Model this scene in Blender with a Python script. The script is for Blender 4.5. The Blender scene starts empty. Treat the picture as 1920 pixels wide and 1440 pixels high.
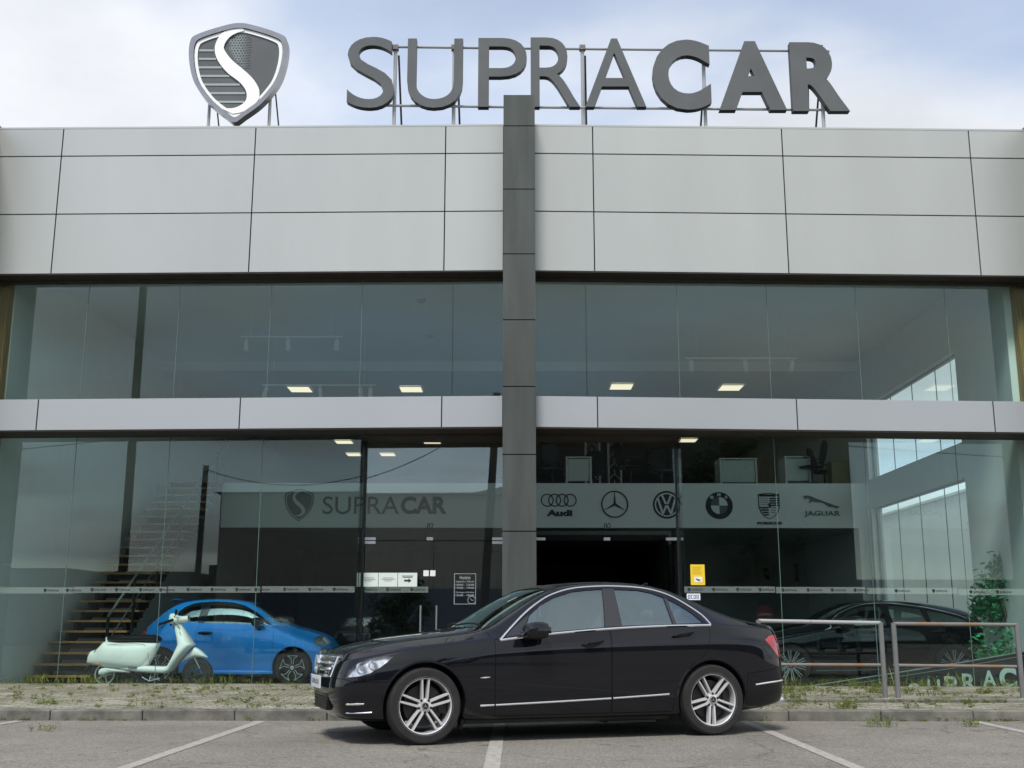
import bpy, bmesh, math, random
from mathutils import Vector, Matrix
from mathutils.bvhtree import BVHTree
from mathutils.geometry import barycentric_transform
random.seed(7)
rad = math.radians
SC = bpy.context.scene
COL = SC.collection
# ---------------------------------------------------------------- camera
PITCH, ROLL, FOC = rad(12.1), rad(0.05), 2120.0
cam = bpy.data.cameras.new('camera')
cam.sensor_width = 36.0
cam.lens = FOC / 1920 * 36
cam.clip_start = 0.05
cam.clip_end = 3000
camo = bpy.data.objects.new('camera', cam)
COL.objects.link(camo)
camo.location = (0, 0, 1.0)
camo.rotation_mode = 'QUATERNION'
camo.rotation_quaternion = (Matrix.Rotation(rad(90) + PITCH, 4, 'X') @ Matrix.Rotation(ROLL, 4, 'Z')).to_quaternion()
SC.camera = camo
# ---------------------------------------------------------------- world
SUN_EL, SUN_AZ = rad(56), rad(180 + 13)
w = bpy.data.worlds.new('World'); SC.world = w; w.use_nodes = True
nt = w.node_tree; nt.nodes.clear(); N = nt.nodes; L = nt.links
out = N.new('ShaderNodeOutputWorld'); bg = N.new('ShaderNodeBackground'); L.new(bg.outputs[0], out.inputs[0])
sky = N.new('ShaderNodeTexSky'); sky.sky_type = 'NISHITA'; sky.sun_disc = False
sky.sun_elevation = SUN_EL; sky.sun_rotation = SUN_AZ; sky.air_density = 1.0; sky.dust_density = 0.6
tc = N.new('ShaderNodeTexCoord')
sep = N.new('ShaderNodeSeparateXYZ'); L.new(tc.outputs['Generated'], sep.inputs[0])
def wm(op, a, b=None):
    n = N.new('ShaderNodeMath'); n.operation = op
    for i, v in enumerate((a, b)):
        if v is None: continue
        if isinstance(v, (int, float)): n.inputs[i].default_value = v
        else: L.new(v, n.inputs[i])
    return n.outputs[0]
zc = wm('ADD', wm('MAXIMUM', sep.outputs[2], 0.0), 0.12)
comb = N.new('ShaderNodeCombineXYZ')
L.new(wm('DIVIDE', sep.outputs[0], zc), comb.inputs[0]); L.new(wm('DIVIDE', sep.outputs[1], zc), comb.inputs[1])
cmap = N.new('ShaderNodeMapping'); cmap.inputs['Location'].default_value = (12.7885, 0.5002, 1.3751)
L.new(comb.outputs[0], cmap.inputs[0])
cn = N.new('ShaderNodeTexNoise'); cn.inputs['Scale'].default_value = 0.62; cn.inputs['Detail'].default_value = 9
cn.inputs['Roughness'].default_value = 0.52; cn.inputs['Distortion'].default_value = 0.25
L.new(cmap.outputs[0], cn.inputs['Vector'])
cr = N.new('ShaderNodeValToRGB'); cr.color_ramp.elements[0].position = 0.41; cr.color_ramp.elements[1].position = 0.58
cr.color_ramp.elements[0].color = (.36, .36, .36, 1)
cr.color_ramp.interpolation = 'EASE'
L.new(cn.outputs['Fac'], cr.inputs[0])
cn2 = N.new('ShaderNodeTexNoise'); cn2.inputs['Scale'].default_value = 1.3; cn2.inputs['Detail'].default_value = 6
L.new(cmap.outputs[0], cn2.inputs['Vector'])
cr2 = N.new('ShaderNodeValToRGB')
cr2.color_ramp.elements[0].position = 0.30; cr2.color_ramp.elements[0].color = (3.4, 3.65, 4.0, 1)
cr2.color_ramp.elements[1].position = 0.66; cr2.color_ramp.elements[1].color = (6.0, 6.15, 6.4, 1)
L.new(cn2.outputs['Fac'], cr2.inputs[0])
mx = N.new('ShaderNodeMix'); mx.data_type = 'RGBA'
sg_ = N.new('ShaderNodeMix'); sg_.data_type = 'RGBA'; sg_.blend_type = 'MULTIPLY'; sg_.inputs[0].default_value = 1; sg_.inputs[7].default_value = (1.3, 1.3, 1.3, 1)
L.new(sky.outputs[0], sg_.inputs[6]); L.new(cr.outputs[0], mx.inputs[0]); L.new(sg_.outputs[2], mx.inputs[6]); L.new(cr2.outputs[0], mx.inputs[7])
# bright veil of thin cloud round the sun
SDIR = (math.sin(SUN_AZ) * math.cos(SUN_EL), math.cos(SUN_AZ) * math.cos(SUN_EL), math.sin(SUN_EL))
dt = N.new('ShaderNodeVectorMath'); dt.operation = 'DOT_PRODUCT'; L.new(tc.outputs['Generated'], dt.inputs[0]); dt.inputs[1].default_value = SDIR
gl = wm('MULTIPLY', wm('POWER', wm('MAXIMUM', dt.outputs['Value'], 0.0), 90.0), 16.0)
ga = N.new('ShaderNodeMix'); ga.data_type = 'RGBA'; ga.blend_type = 'ADD'; ga.inputs[0].default_value = 1
gc = N.new('ShaderNodeCombineXYZ'); [L.new(gl, gc.inputs[i]) for i in range(3)]
L.new(mx.outputs[2], ga.inputs[6]); L.new(gc.outputs[0], ga.inputs[7]); L.new(ga.outputs[2], bg.inputs[0]); bg.inputs[1].default_value = 0.11
# ---------------------------------------------------------------- sun (thin bright cloud in front of it)
sl = bpy.data.lights.new('sun', 'SUN'); sl.energy = 2.6; sl.angle = rad(13); sl.color = (1.0, 0.95, 0.88)
so = bpy.data.objects.new('sun', sl); COL.objects.link(so)
sd = Vector((math.sin(SUN_AZ) * math.cos(SUN_EL), math.cos(SUN_AZ) * math.cos(SUN_EL), math.sin(SUN_EL)))
so.rotation_mode = 'QUATERNION'; so.rotation_quaternion = sd.to_track_quat('Z', 'Y'); so.location = (0, -10, 40); so.visible_glossy = False
vs = SC.view_settings; vs.view_transform = 'Standard'; vs.look = 'None'; vs.gamma = 1; vs.use_curve_mapping = False
vs.exposure = 0.62
SC.cycles.max_bounces = 10; SC.cycles.transparent_max_bounces = 24; SC.cycles.diffuse_bounces = 4
SC.cycles.glossy_bounces = 4; SC.cycles.caustics_reflective = False; SC.cycles.caustics_refractive = False
SC.cycles.sample_clamp_indirect = 4.0
# ---------------------------------------------------------------- geometry of view, used once to turn measured directions into metres
def ray(px, py):
    u = (px - 960) / FOC; v = (720 - py) / FOC
    u2 = u * math.cos(ROLL) - v * math.sin(ROLL); v2 = u * math.sin(ROLL) + v * math.cos(ROLL)
    return Vector((u2, math.cos(PITCH) - v2 * math.sin(PITCH), math.sin(PITCH) + v2 * math.cos(PITCH)))
def at(px, py, Y):
    d = ray(px, py); t = Y / d.y; return Vector((d.x * t, Y, 1 + d.z * t))
def atx(px, py, X):
    d = ray(px, py); t = X / d.x; return Vector((X, d.y * t, 1 + d.z * t))
def atz(px, py, Z):
    d = ray(px, py); t = (Z - 1) / d.z; return Vector((d.x * t, d.y * t, Z))
# ---------------------------------------------------------------- materials
def newmat(name):
    m = bpy.data.materials.new(name); m.use_nodes = True
    return m, m.node_tree, m.node_tree.nodes, m.node_tree.links, m.node_tree.nodes['Principled BSDF']
def pm(name, col, rough=.5, metal=0., var=0., vscale=3., bump=0., bscale=60., coat=0., spec=.5, emit=None, es=0., stretch=None, col2=None, c2pos=(.5, .7)):
    m, nt, N, L, b = newmat(name)
    b.inputs['Base Color'].default_value = (*col, 1); b.inputs['Roughness'].default_value = rough
    b.inputs['Metallic'].default_value = metal; b.inputs['Coat Weight'].default_value = coat
    b.inputs['Coat Roughness'].default_value = .03; b.inputs['Specular IOR Level'].default_value = spec
    if emit: b.inputs['Emission Color'].default_value = (*emit, 1); b.inputs['Emission Strength'].default_value = es
    tc = N.new('ShaderNodeTexCoord'); src = tc.outputs['Object']
    if stretch:
        mp = N.new('ShaderNodeMapping'); mp.inputs['Scale'].default_value = stretch; L.new(src, mp.inputs[0]); src = mp.outputs[0]
    if var or col2:
        n = N.new('ShaderNodeTexNoise'); n.inputs['Scale'].default_value = vscale; n.inputs['Detail'].default_value = 7
        n.inputs['Roughness'].default_value = .6; L.new(src, n.inputs['Vector'])
        r = N.new('ShaderNodeValToRGB')
        if col2:
            r.color_ramp.elements[0].position = c2pos[0]; r.color_ramp.elements[1].position = c2pos[1]
            r.color_ramp.elements[0].color = (*col, 1); r.color_ramp.elements[1].color = (*col2, 1)
        else:
            r.color_ramp.elements[0].position = .3; r.color_ramp.elements[1].position = .7
            r.color_ramp.elements[0].color = (*[c * (1 - var) for c in col], 1); r.color_ramp.elements[1].color = (*[c * (1 + var) for c in col], 1)
        L.new(n.outputs['Fac'], r.inputs[0]); L.new(r.outputs[0], b.inputs['Base Color'])
    if bump:
        n2 = N.new('ShaderNodeTexNoise'); n2.inputs['Scale'].default_value = bscale; n2.inputs['Detail'].default_value = 5
        L.new(src, n2.inputs['Vector']); bp = N.new('ShaderNodeBump'); bp.inputs['Strength'].default_value = bump
        bp.inputs['Distance'].default_value = .01; L.new(n2.outputs['Fac'], bp.inputs['Height']); L.new(bp.outputs[0], b.inputs['Normal'])
    return m
def glassmat(name, tint=(.9, .95, .93), ior=1.5, rough=0.0, haze=0.0, oneside=False, gcol=(.95, 1, .98)):
    m, nt, N, L, b = newmat(name); N.remove(b); o = N['Material Output']
    t = N.new('ShaderNodeBsdfTransparent'); t.inputs[0].default_value = (*tint, 1)
    g = N.new('ShaderNodeBsdfGlossy'); g.inputs['Roughness'].default_value = rough; g.inputs[0].default_value = (*gcol, 1)
    lw_ = N.new('ShaderNodeLayerWeight'); lw_.inputs[0].default_value = .5   # Facing: 0 head-on .. 1 grazing, same from both sides
    p5 = N.new('ShaderNodeMath'); p5.operation = 'POWER'; L.new(lw_.outputs['Facing'], p5.inputs[0]); p5.inputs[1].default_value = 5
    F0 = ((ior - 1) / (ior + 1)) ** 2
    f = N.new('ShaderNodeMath'); f.operation = 'MULTIPLY_ADD'; L.new(p5.outputs[0], f.inputs[0]); f.inputs[1].default_value = 1 - F0; f.inputs[2].default_value = F0
    if oneside:   # coated outer face only
        ge = N.new('ShaderNodeNewGeometry'); iv = N.new('ShaderNodeMath'); iv.operation = 'SUBTRACT'; iv.inputs[0].default_value = 1; L.new(ge.outputs['Backfacing'], iv.inputs[1])
        ml = N.new('ShaderNodeMath'); ml.operation = 'MULTIPLY'; L.new(f.outputs[0], ml.inputs[0]); L.new(iv.outputs[0], ml.inputs[1]); f = ml
    mx = N.new('ShaderNodeMixShader'); L.new(f.outputs[0], mx.inputs[0]); L.new(t.outputs[0], mx.inputs[1]); L.new(g.outputs[0], mx.inputs[2])
    if haze:
        d = N.new('ShaderNodeBsdfDiffuse'); d.inputs[0].default_value = (.75, .85, .82, 1)
        m2 = N.new('ShaderNodeMixShader'); m2.inputs[0].default_value = haze
        L.new(mx.outputs[0], m2.inputs[1]); L.new(d.outputs[0], m2.inputs[2]); L.new(m2.outputs[0], o.inputs[0])
    else: L.new(mx.outputs[0], o.inputs[0])
    return m
M = {}
def asphalt():
    m, nt, N, L, b = newmat('asphalt')
    tc = N.new('ShaderNodeTexCoord')
    def noise(s, d=6, r=.6):
        n = N.new('ShaderNodeTexNoise'); n.inputs['Scale'].default_value = s; n.inputs['Detail'].default_value = d; n.inputs['Roughness'].default_value = r
        L.new(tc.outputs['Object'], n.inputs['Vector']); return n.outputs['Fac']
    r1 = N.new('ShaderNodeValToRGB'); r1.color_ramp.elements[0].position = .3; r1.color_ramp.elements[1].position = .72
    r1.color_ramp.elements[0].color = (.158, .150, .131, 1); r1.color_ramp.elements[1].color = (.230, .217, .189, 1)
    L.new(noise(.7, 8, .65), r1.inputs[0])
    v = N.new('ShaderNodeTexVoronoi'); v.inputs['Scale'].default_value = 70; L.new(tc.outputs['Object'], v.inputs['Vector'])
    r2 = N.new('ShaderNodeValToRGB'); r2.color_ramp.elements[0].color = (.45, .44, .43, 1); r2.color_ramp.elements[1].color = (1.42, 1.42, 1.42, 1)
    L.new(v.outputs['Color'], r2.inputs[0])
    mu = N.new('ShaderNodeMix'); mu.data_type = 'RGBA'; mu.blend_type = 'MULTIPLY'; mu.inputs[0].default_value = .8
    L.new(r1.outputs[0], mu.inputs[6]); L.new(r2.outputs[0], mu.inputs[7])
    r3 = N.new('ShaderNodeValToRGB'); r3.color_ramp.elements[0].position = .66; r3.color_ramp.elements[1].position = .74
    r3.color_ramp.elements[0].color = (1, 1, 1, 1); r3.color_ramp.elements[1].color = (.6, .58, .55, 1)
    L.new(noise(3.1, 3, .5), r3.inputs[0])
    mu2 = N.new('ShaderNodeMix'); mu2.data_type = 'RGBA'; mu2.blend_type = 'MULTIPLY'; mu2.inputs[0].default_value = 1
    L.new(mu.outputs[2], mu2.inputs[6]); L.new(r3.outputs[0], mu2.inputs[7])
    # hairline cracks and a few oil spots
    wn = N.new('ShaderNodeTexNoise'); wn.inputs['Scale'].default_value = 1.5; wn.inputs['Detail'].default_value = 5; L.new(tc.outputs['Object'], wn.inputs['Vector'])
    ad = N.new('ShaderNodeMix'); ad.data_type = 'RGBA'; ad.blend_type = 'LINEAR_LIGHT'; ad.inputs[0].default_value = .35; L.new(tc.outputs['Object'], ad.inputs[6]); L.new(wn.outputs['Color'], ad.inputs[7])
    v2 = N.new('ShaderNodeTexVoronoi'); v2.feature = 'DISTANCE_TO_EDGE'; v2.inputs['Scale'].default_value = .42; L.new(ad.outputs[2], v2.inputs['Vector'])
    rc = N.new('ShaderNodeValToRGB'); rc.color_ramp.elements[0].position = .0; rc.color_ramp.elements[1].position = .006; rc.color_ramp.elements[0].color = (.62, .6, .58, 1); rc.color_ramp.elements[1].color = (1, 1, 1, 1); L.new(v2.outputs['Distance'], rc.inputs[0])
    v3 = N.new('ShaderNodeTexVoronoi'); v3.inputs['Scale'].default_value = 1.1; L.new(ad.outputs[2], v3.inputs['Vector'])
    ro = N.new('ShaderNodeValToRGB'); ro.color_ramp.elements[0].position = .05; ro.color_ramp.elements[1].position = .13; ro.color_ramp.elements[0].color = (.62, .6, .58, 1); ro.color_ramp.elements[1].color = (1, 1, 1, 1); L.new(v3.outputs['Distance'], ro.inputs[0])
    m3 = N.new('ShaderNodeMix'); m3.data_type = 'RGBA'; m3.blend_type = 'MULTIPLY'; m3.inputs[0].default_value = 1; L.new(mu2.outputs[2], m3.inputs[6]); L.new(rc.outputs[0], m3.inputs[7])
    m4 = N.new('ShaderNodeMix'); m4.data_type = 'RGBA'; m4.blend_type = 'MULTIPLY'; m4.inputs[0].default_value = .8; L.new(m3.outputs[2], m4.inputs[6]); L.new(ro.outputs[0], m4.inputs[7])
    L.new(m4.outputs[2], b.inputs['Base Color']); b.inputs['Roughness'].default_value = .9
    bp = N.new('ShaderNodeBump'); bp.inputs['Strength'].default_value = .5; bp.inputs['Distance'].default_value = .006
    L.new(v.outputs['Distance'], bp.inputs['Height']); L.new(bp.outputs[0], b.inputs['Normal'])
    return m
def paving():
    m, nt, N, L, b = newmat('paving_stone')
    tc = N.new('ShaderNodeTexCoord')
    n0 = N.new('ShaderNodeTexNoise'); n0.inputs['Scale'].default_value = 5; L.new(tc.outputs['Object'], n0.inputs['Vector'])
    ad = N.new('ShaderNodeMix'); ad.data_type = 'RGBA'; ad.blend_type = 'LINEAR_LIGHT'; ad.inputs[0].default_value = .05
    L.new(tc.outputs['Object'], ad.inputs[6]); L.new(n0.outputs['Color'], ad.inputs[7])
    br = N.new('ShaderNodeTexBrick'); br.inputs['Scale'].default_value = 1; br.inputs['Brick Width'].default_value = .21; br.inputs['Row Height'].default_value = .11
    br.inputs['Mortar Size'].default_value = .011; br.inputs['Mortar Smooth'].default_value = .4
    br.inputs['Color1'].default_value = (.335, .33, .285, 1); br.inputs['Color2'].default_value = (.22, .22, .185, 1); br.inputs['Mortar'].default_value = (.085, .085, .05, 1)
    L.new(ad.outputs[2], br.inputs['Vector'])
    n = N.new('ShaderNodeTexNoise'); n.inputs['Scale'].default_value = 1.7; n.inputs['Detail'].default_value = 8; L.new(tc.outputs['Object'], n.inputs['Vector'])
    r = N.new('ShaderNodeValToRGB'); r.color_ramp.elements[0].position = .35; r.color_ramp.elements[1].position = .68
    r.color_ramp.elements[0].color = (.66, .64, .56, 1); r.color_ramp.elements[1].color = (1.15, 1.13, 1.08, 1); L.new(n.outputs['Fac'], r.inputs[0])
    mu = N.new('ShaderNodeMix'); mu.data_type = 'RGBA'; mu.blend_type = 'MULTIPLY'; mu.inputs[0].default_value = 1
    L.new(br.outputs['Color'], mu.inputs[6]); L.new(r.outputs[0], mu.inputs[7]); L.new(mu.outputs[2], b.inputs['Base Color'])
    b.inputs['Roughness'].default_value = .9
    bp = N.new('ShaderNodeBump'); bp.inputs['Strength'].default_value = .7; bp.inputs['Distance'].default_value = .015; bp.invert = True
    L.new(br.outputs['Fac'], bp.inputs['Height']); L.new(bp.outputs[0], b.inputs['Normal'])
    return m
M['asphalt'] = asphalt(); M['paving'] = paving()
M['kerb'] = pm('kerb_stone', (.145, .142, .125), .9, var=.45, vscale=4, bump=.5, bscale=40)
M['concrete'] = pm('concrete', (.40, .39, .36), .9, var=.2, vscale=3, bump=.3)
M['line'] = pm('worn_road_paint', (.25, .24, .22), .85, col2=(.36, .345, .31), vscale=16, c2pos=(.38, .62))
M['panel'] = pm('grey_composite_panel', (.455, .475, .455), .36, metal=.35, var=.045, vscale=.9, stretch=(1, 1, .22))
def island_tone(m_, k):
    N, L = m_.node_tree.nodes, m_.node_tree.links; b = N['Principled BSDF']; src = b.inputs['Base Color'].links[0].from_socket
    g_ = N.new('ShaderNodeNewGeometry'); mr = N.new('ShaderNodeMapRange'); mr.inputs[3].default_value = 1 - k; mr.inputs[4].default_value = 1 + k; L.new(g_.outputs['Random Per Island'], mr.inputs[0])
    c_ = N.new('ShaderNodeVectorMath'); c_.operation = 'SCALE'; L.new(src, c_.inputs[0]); L.new(mr.outputs[0], c_.inputs['Scale']); L.new(c_.outputs[0], b.inputs['Base Color'])
island_tone(M['panel'], .035)
M['band'] = pm('floor_band_panel', (.40, .42, .435), .36, metal=.35, var=.03, vscale=.5)
M['darkpanel'] = pm('dark_grey_panel', (.080, .088, .082), .45, metal=.3, var=.2, vscale=5, stretch=(1, 1, .12))
M['seam'] = pm('dark_seam', (.02, .018, .016), .8)
M['soffit'] = pm('brown_soffit', (.05, .04, .032), .6, var=.2)
M['wall'] = pm('white_plaster', (.78, .80, .78), .8, var=.03)
M['ceil'] = pm('ceiling_plaster', (.70, .72, .71), .85, var=.04, vscale=.6)
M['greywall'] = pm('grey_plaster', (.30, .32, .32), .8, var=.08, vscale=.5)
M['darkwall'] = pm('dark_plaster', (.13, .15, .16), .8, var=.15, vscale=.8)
M['floor'] = pm('showroom_floor', (.20, .205, .20), .15, var=.1)
M['bandin'] = pm('mezzanine_front', (.80, .82, .81), .6)
M['wood'] = pm('wood_tread', (.46, .25, .09), .45, var=.25, vscale=6, stretch=(1, 8, 8))
M['slat'] = pm('brown_slat_wood', (.42, .26, .11), .6, var=.25, vscale=5, stretch=(6, 6, .6))
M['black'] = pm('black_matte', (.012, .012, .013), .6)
M['blackmetal'] = pm('black_steel', (.02, .021, .022), .4, metal=.3)
M['glass'] = glassmat('window_glass', (.875, .955, .935), 1.50)
M['sideglass'] = glassmat('side_window_glass', (.97, .985, .98), 1.5)
M['doorglass'] = glassmat('door_glass', (.88, .92, .91), 1.85)
M['transomglass'] = glassmat('right_door_glass', (.93, .96, .955), 1.45)
M['edge'] = pm('glass_edge', (.12, .20, .18), .3)
M['frost'] = glassmat('frosted_film', (.9, .95, .93), 1.4, .2, haze=.09)
M['decal'] = pm('dark_decal', (.02, .025, .028), .6)
M['steel'] = pm('brushed_steel', (.55, .55, .55), .3, metal=.9, var=.08)
M['lamp'] = pm('lit_ceiling_lamp', (.9, .85, .75), .5, emit=(1, .80, .58), es=.78)
M['lampwhite'] = pm('white_lamp_housing', (.9, .9, .9), .4)
M['signgrey'] = pm('sign_face_grey', (.115, .120, .120), .38, metal=.3, var=.12, vscale=1.2)
M['signside'] = pm('sign_side_dark', (.03, .032, .038), .5)
M['signwhite'] = pm('sign_white', (.78, .80, .80), .4)
M['signstripe'] = pm('sign_pale_stripe', (.30, .34, .34), .4)
M['galv'] = pm('galvanised_steel', (.42, .43, .43), .5, metal=.4, col2=(.22, .10, .05), vscale=5, c2pos=(.64, .78))
M['lettergrey'] = pm('faded_pale_lettering', (.40, .47, .45), .7)
M['railgrey'] = pm('worn_grey_rail', (.19, .195, .195), .5, metal=.3, var=.12, vscale=6)
M['railrust'] = pm('rusty_rail', (.18, .175, .17), .65, col2=(.23, .125, .06), vscale=3.2, c2pos=(.45, .62), metal=.1)
M['green'] = pm('weed_green', (.13, .17, .035), .7, var=.4, vscale=8)
M['straw'] = pm('weed_straw', (.30, .27, .10), .8, var=.3, vscale=8)
M['leaf'] = pm('plant_leaf', (.05, .26, .11), .5, var=.5, vscale=9)
M['leafdark'] = pm('tree_leaf', (.035, .06, .018), .6, var=.5, vscale=2)
M['bark'] = pm('bark', (.07, .055, .04), .9, var=.3, bump=.6, bscale=20)
M['polecon'] = pm('pole_concrete', (.10, .10, .09), .9, var=.2)
M['paper'] = pm('paper', (.62, .70, .67), .7)
M['yellow'] = pm('yellow_notice', (.75, .52, .03), .6)
M['blue'] = pm('blue_print', (.02, .08, .30), .6)
M['red'] = pm('red_sign', (.45, .02, .02), .5)
M['white'] = pm('white_paint', (.72, .74, .74), .4)
M['corr'] = pm('corrugated_sheet', (.42, .39, .34), .6, metal=.2, var=.35, vscale=3, stretch=(8, 8, .25))
M['pink'] = pm('pink_mark', (.5, .2, .2), .6)
# ---------------------------------------------------------------- mesh building
class MB:
    def __init__(s): s.v = []; s.f = []; s.m = []
    def add(s, vs, fs, mi=0):
        o = len(s.v); s.v += [tuple(v) for v in vs]; s.f += [tuple(i + o for i in f) for f in fs]; s.m += [mi] * len(fs); return s
    def box(s, x0, x1, y0, y1, z0, z1, mi=0):
        v = [(x, y, z) for z in (z0, z1) for y in (y0, y1) for x in (x0, x1)]
        return s.add(v, [(0, 2, 3, 1), (4, 5, 7, 6), (0, 1, 5, 4), (2, 6, 7, 3), (0, 4, 6, 2), (1, 3, 7, 5)], mi)
    def prism(s, poly, a, b, axis='y', mi=0):
        # poly in the two other axes, counter-clockwise not required
        n = len(poly)
        def P(p, t): return (p[0], t, p[1]) if axis == 'y' else ((t, p[0], p[1]) if axis == 'x' else (p[0], p[1], t))
        v = [P(p, a) for p in poly] + [P(p, b) for p in poly]
        f = [tuple(range(n)), tuple(range(2 * n - 1, n - 1, -1))] + [(i, i + n, (i + 1) % n + n, (i + 1) % n) for i in range(n)]
        return s.add(v, f, mi)
    def tube(s, pts, r, n=8, mi=0, cap=True):
        pts = [Vector(p) for p in pts]; rs = r if isinstance(r, (list, tuple)) else [r] * len(pts)
        rings = []; up = None
        for i, p in enumerate(pts):
            d = (pts[min(i + 1, len(pts) - 1)] - pts[max(i - 1, 0)]).normalized()
            if up is None: up = Vector((0, 0, 1)) if abs(d.z) < .9 else Vector((0, 1, 0))
            a = d.cross(up).normalized(); c = a.cross(d).normalized(); up = c
            rings.append([p + (a * math.cos(t * 2 * math.pi / n) + c * math.sin(t * 2 * math.pi / n)) * rs[i] for t in range(n)])
        v = [q for r_ in rings for q in r_]; f = []
        for i in range(len(pts) - 1):
            for t in range(n): f.append((i * n + t, i * n + (t + 1) % n, (i + 1) * n + (t + 1) % n, (i + 1) * n + t))
        if cap: f.append(tuple(range(n - 1, -1, -1))); f.append(tuple(range((len(pts) - 1) * n, len(pts) * n)))
        return s.add(v, f, mi)
    def lathe(s, prof, c=(0, 0, 0), axis='y', n=40, mi=0, closed=False):
        # prof: (radius, offset along axis)
        c = Vector(c); v = []; f = []; k = len(prof)
        for i in range(n):
            a = 2 * math.pi * i / n
            for r, t in prof:
                if axis == 'y': v.append(c + Vector((r * math.cos(a), t, r * math.sin(a))))
                elif axis == 'z': v.append(c + Vector((r * math.cos(a), r * math.sin(a), t)))
                else: v.append(c + Vector((t, r * math.cos(a), r * math.sin(a))))
        for i in range(n):
            j = (i + 1) % n
            for q in range(k - 1 if not closed else k):
                f.append((i * k + q, j * k + q, j * k + (q + 1) % k, i * k + (q + 1) % k))
        return s.add(v, f, mi)
    def sweep(s, secs, n=20, mi=0, y0=0, e=2.3, sub=4):
        # secs: (x, z, ra, rb): ellipse sections across a path in the xz plane; ra in the plane, rb along y; Catmull-Rom smoothed
        P = [Vector((a[0], a[1], a[2], a[3])) for a in secs]; Q = []
        for i in range(len(P) - 1):
            p0, p1, p2, p3 = P[max(i - 1, 0)], P[i], P[i + 1], P[min(i + 2, len(P) - 1)]
            for k in range(sub):
                t = k / sub
                Q.append(.5 * ((2 * p1) + (p2 - p0) * t + (2 * p0 - 5 * p1 + 4 * p2 - p3) * t * t + (3 * p1 - p0 - 3 * p2 + p3) * t ** 3))
        Q.append(P[-1]); v = []; f = []
        for i, q in enumerate(Q):
            a, b = Q[max(i - 1, 0)], Q[min(i + 1, len(Q) - 1)]
            d = Vector((b[0] - a[0], b[1] - a[1])).normalized(); nn = Vector((-d[1], d[0]))
            for k in range(n):
                t = 2 * math.pi * k / n; c, w_ = math.cos(t), math.sin(t)
                c = math.copysign(abs(c) ** (2 / e), c); w_ = math.copysign(abs(w_) ** (2 / e), w_)
                v.append((q[0] + nn[0] * max(q[2], .001) * c, y0 + max(q[3], .001) * w_, q[1] + nn[1] * max(q[2], .001) * c))
        for i in range(len(Q) - 1):
            for k in range(n): f.append((i * n + k, i * n + (k + 1) % n, (i + 1) * n + (k + 1) % n, (i + 1) * n + k))
        f.append(tuple(range(n))); f.append(tuple(range(len(Q) * n - 1, (len(Q) - 1) * n - 1, -1)))
        return s.add(v, f, mi)
    def mesh(s, name='m'):
        me = bpy.data.meshes.new(name); me.from_pydata(s.v, [], s.f)
        me.polygons.foreach_set('material_index', s.m); me.update(); return me
    def build(s, name, mats, parent=None, smooth=False, bevel=0, loc=None, fixn=True):
        me = s.mesh(name)
        if fixn:
            bm = bmesh.new(); bm.from_mesh(me); bmesh.ops.recalc_face_normals(bm, faces=bm.faces); bm.to_mesh(me); bm.free()
        return link(name, me, mats, parent, smooth, bevel, loc)
def link(name, me, mats, parent=None, smooth=False, bevel=0, loc=None):
    o = bpy.data.objects.new(name, me); COL.objects.link(o)
    for m_ in (mats if isinstance(mats, (list, tuple)) else [mats]): me.materials.append(m_)
    if smooth: smooth_by_angle(me, smooth if isinstance(smooth, (int, float)) and smooth > 1 else 38)
    if bevel:
        b = o.modifiers.new('bevel', 'BEVEL'); b.width = bevel; b.segments = 2; b.limit_method = 'ANGLE'
    if parent is not None: o.parent = parent
    if loc is not None: o.location = loc
    return o
def smooth_by_angle(me, deg=38):
    bm = bmesh.new(); bm.from_mesh(me); a = rad(deg)
    for f in bm.faces: f.smooth = True
    for e in bm.edges:
        e.smooth = not (len(e.link_faces) != 2 or e.calc_face_angle(9) > a)
    bm.to_mesh(me); bm.free()
def empty(name, loc=(0, 0, 0), rz=0, label=None, cat=None, group=None):
    o = bpy.data.objects.new(name, None); COL.objects.link(o); o.location = loc; o.rotation_euler = (0, 0, rz)
    o.empty_display_size = .2
    tag(o, label, cat, group); return o
def tag(o, label=None, cat=None, group=None, kind=None):
    if label: o['label'] = label
    if cat: o['category'] = cat
    if group: o['group'] = group
    if kind: o['kind'] = kind
    return o
def copy_tree(o, parent=None):
    c = o.copy(); COL.objects.link(c)
    if parent is not None: c.parent = parent
    for ch in list(o.children): copy_tree(ch, c)
    return c
def text_verts(s, off=0.0, extrude=.02):
    c = bpy.data.curves.new('t', 'FONT'); c.body = s; c.offset = off; c.extrude = extrude; c.resolution_u = 6
    o = bpy.data.objects.new('t', c); COL.objects.link(o)
    dg = bpy.context.evaluated_depsgraph_get(); me = bpy.data.meshes.new_from_object(o.evaluated_get(dg))
    bpy.data.objects.remove(o)
    vs = [v.co.copy() for v in me.vertices]; fs = [tuple(p.vertices) for p in me.polygons]
    bpy.data.meshes.remove(me); return vs, fs
def text_fit(mb, s, x0, x1, z0, z1, y, off=0.0, depth=.01, mi=0, fn=None):
    vs, fs = text_verts(s, off, .5)
    ax, bx = min(v.x for v in vs), max(v.x for v in vs); ay, by = min(v.y for v in vs), max(v.y for v in vs)
    P = []
    for v in vs:
        x = x0 + (v.x - ax) / (bx - ax) * (x1 - x0); z = z0 + (v.y - ay) / (by - ay) * (z1 - z0)
        p = (x, y + (.5 - v.z) * depth, z)
        P.append(fn(p) if fn else p)
    mb.add(P, fs, mi)
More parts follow.
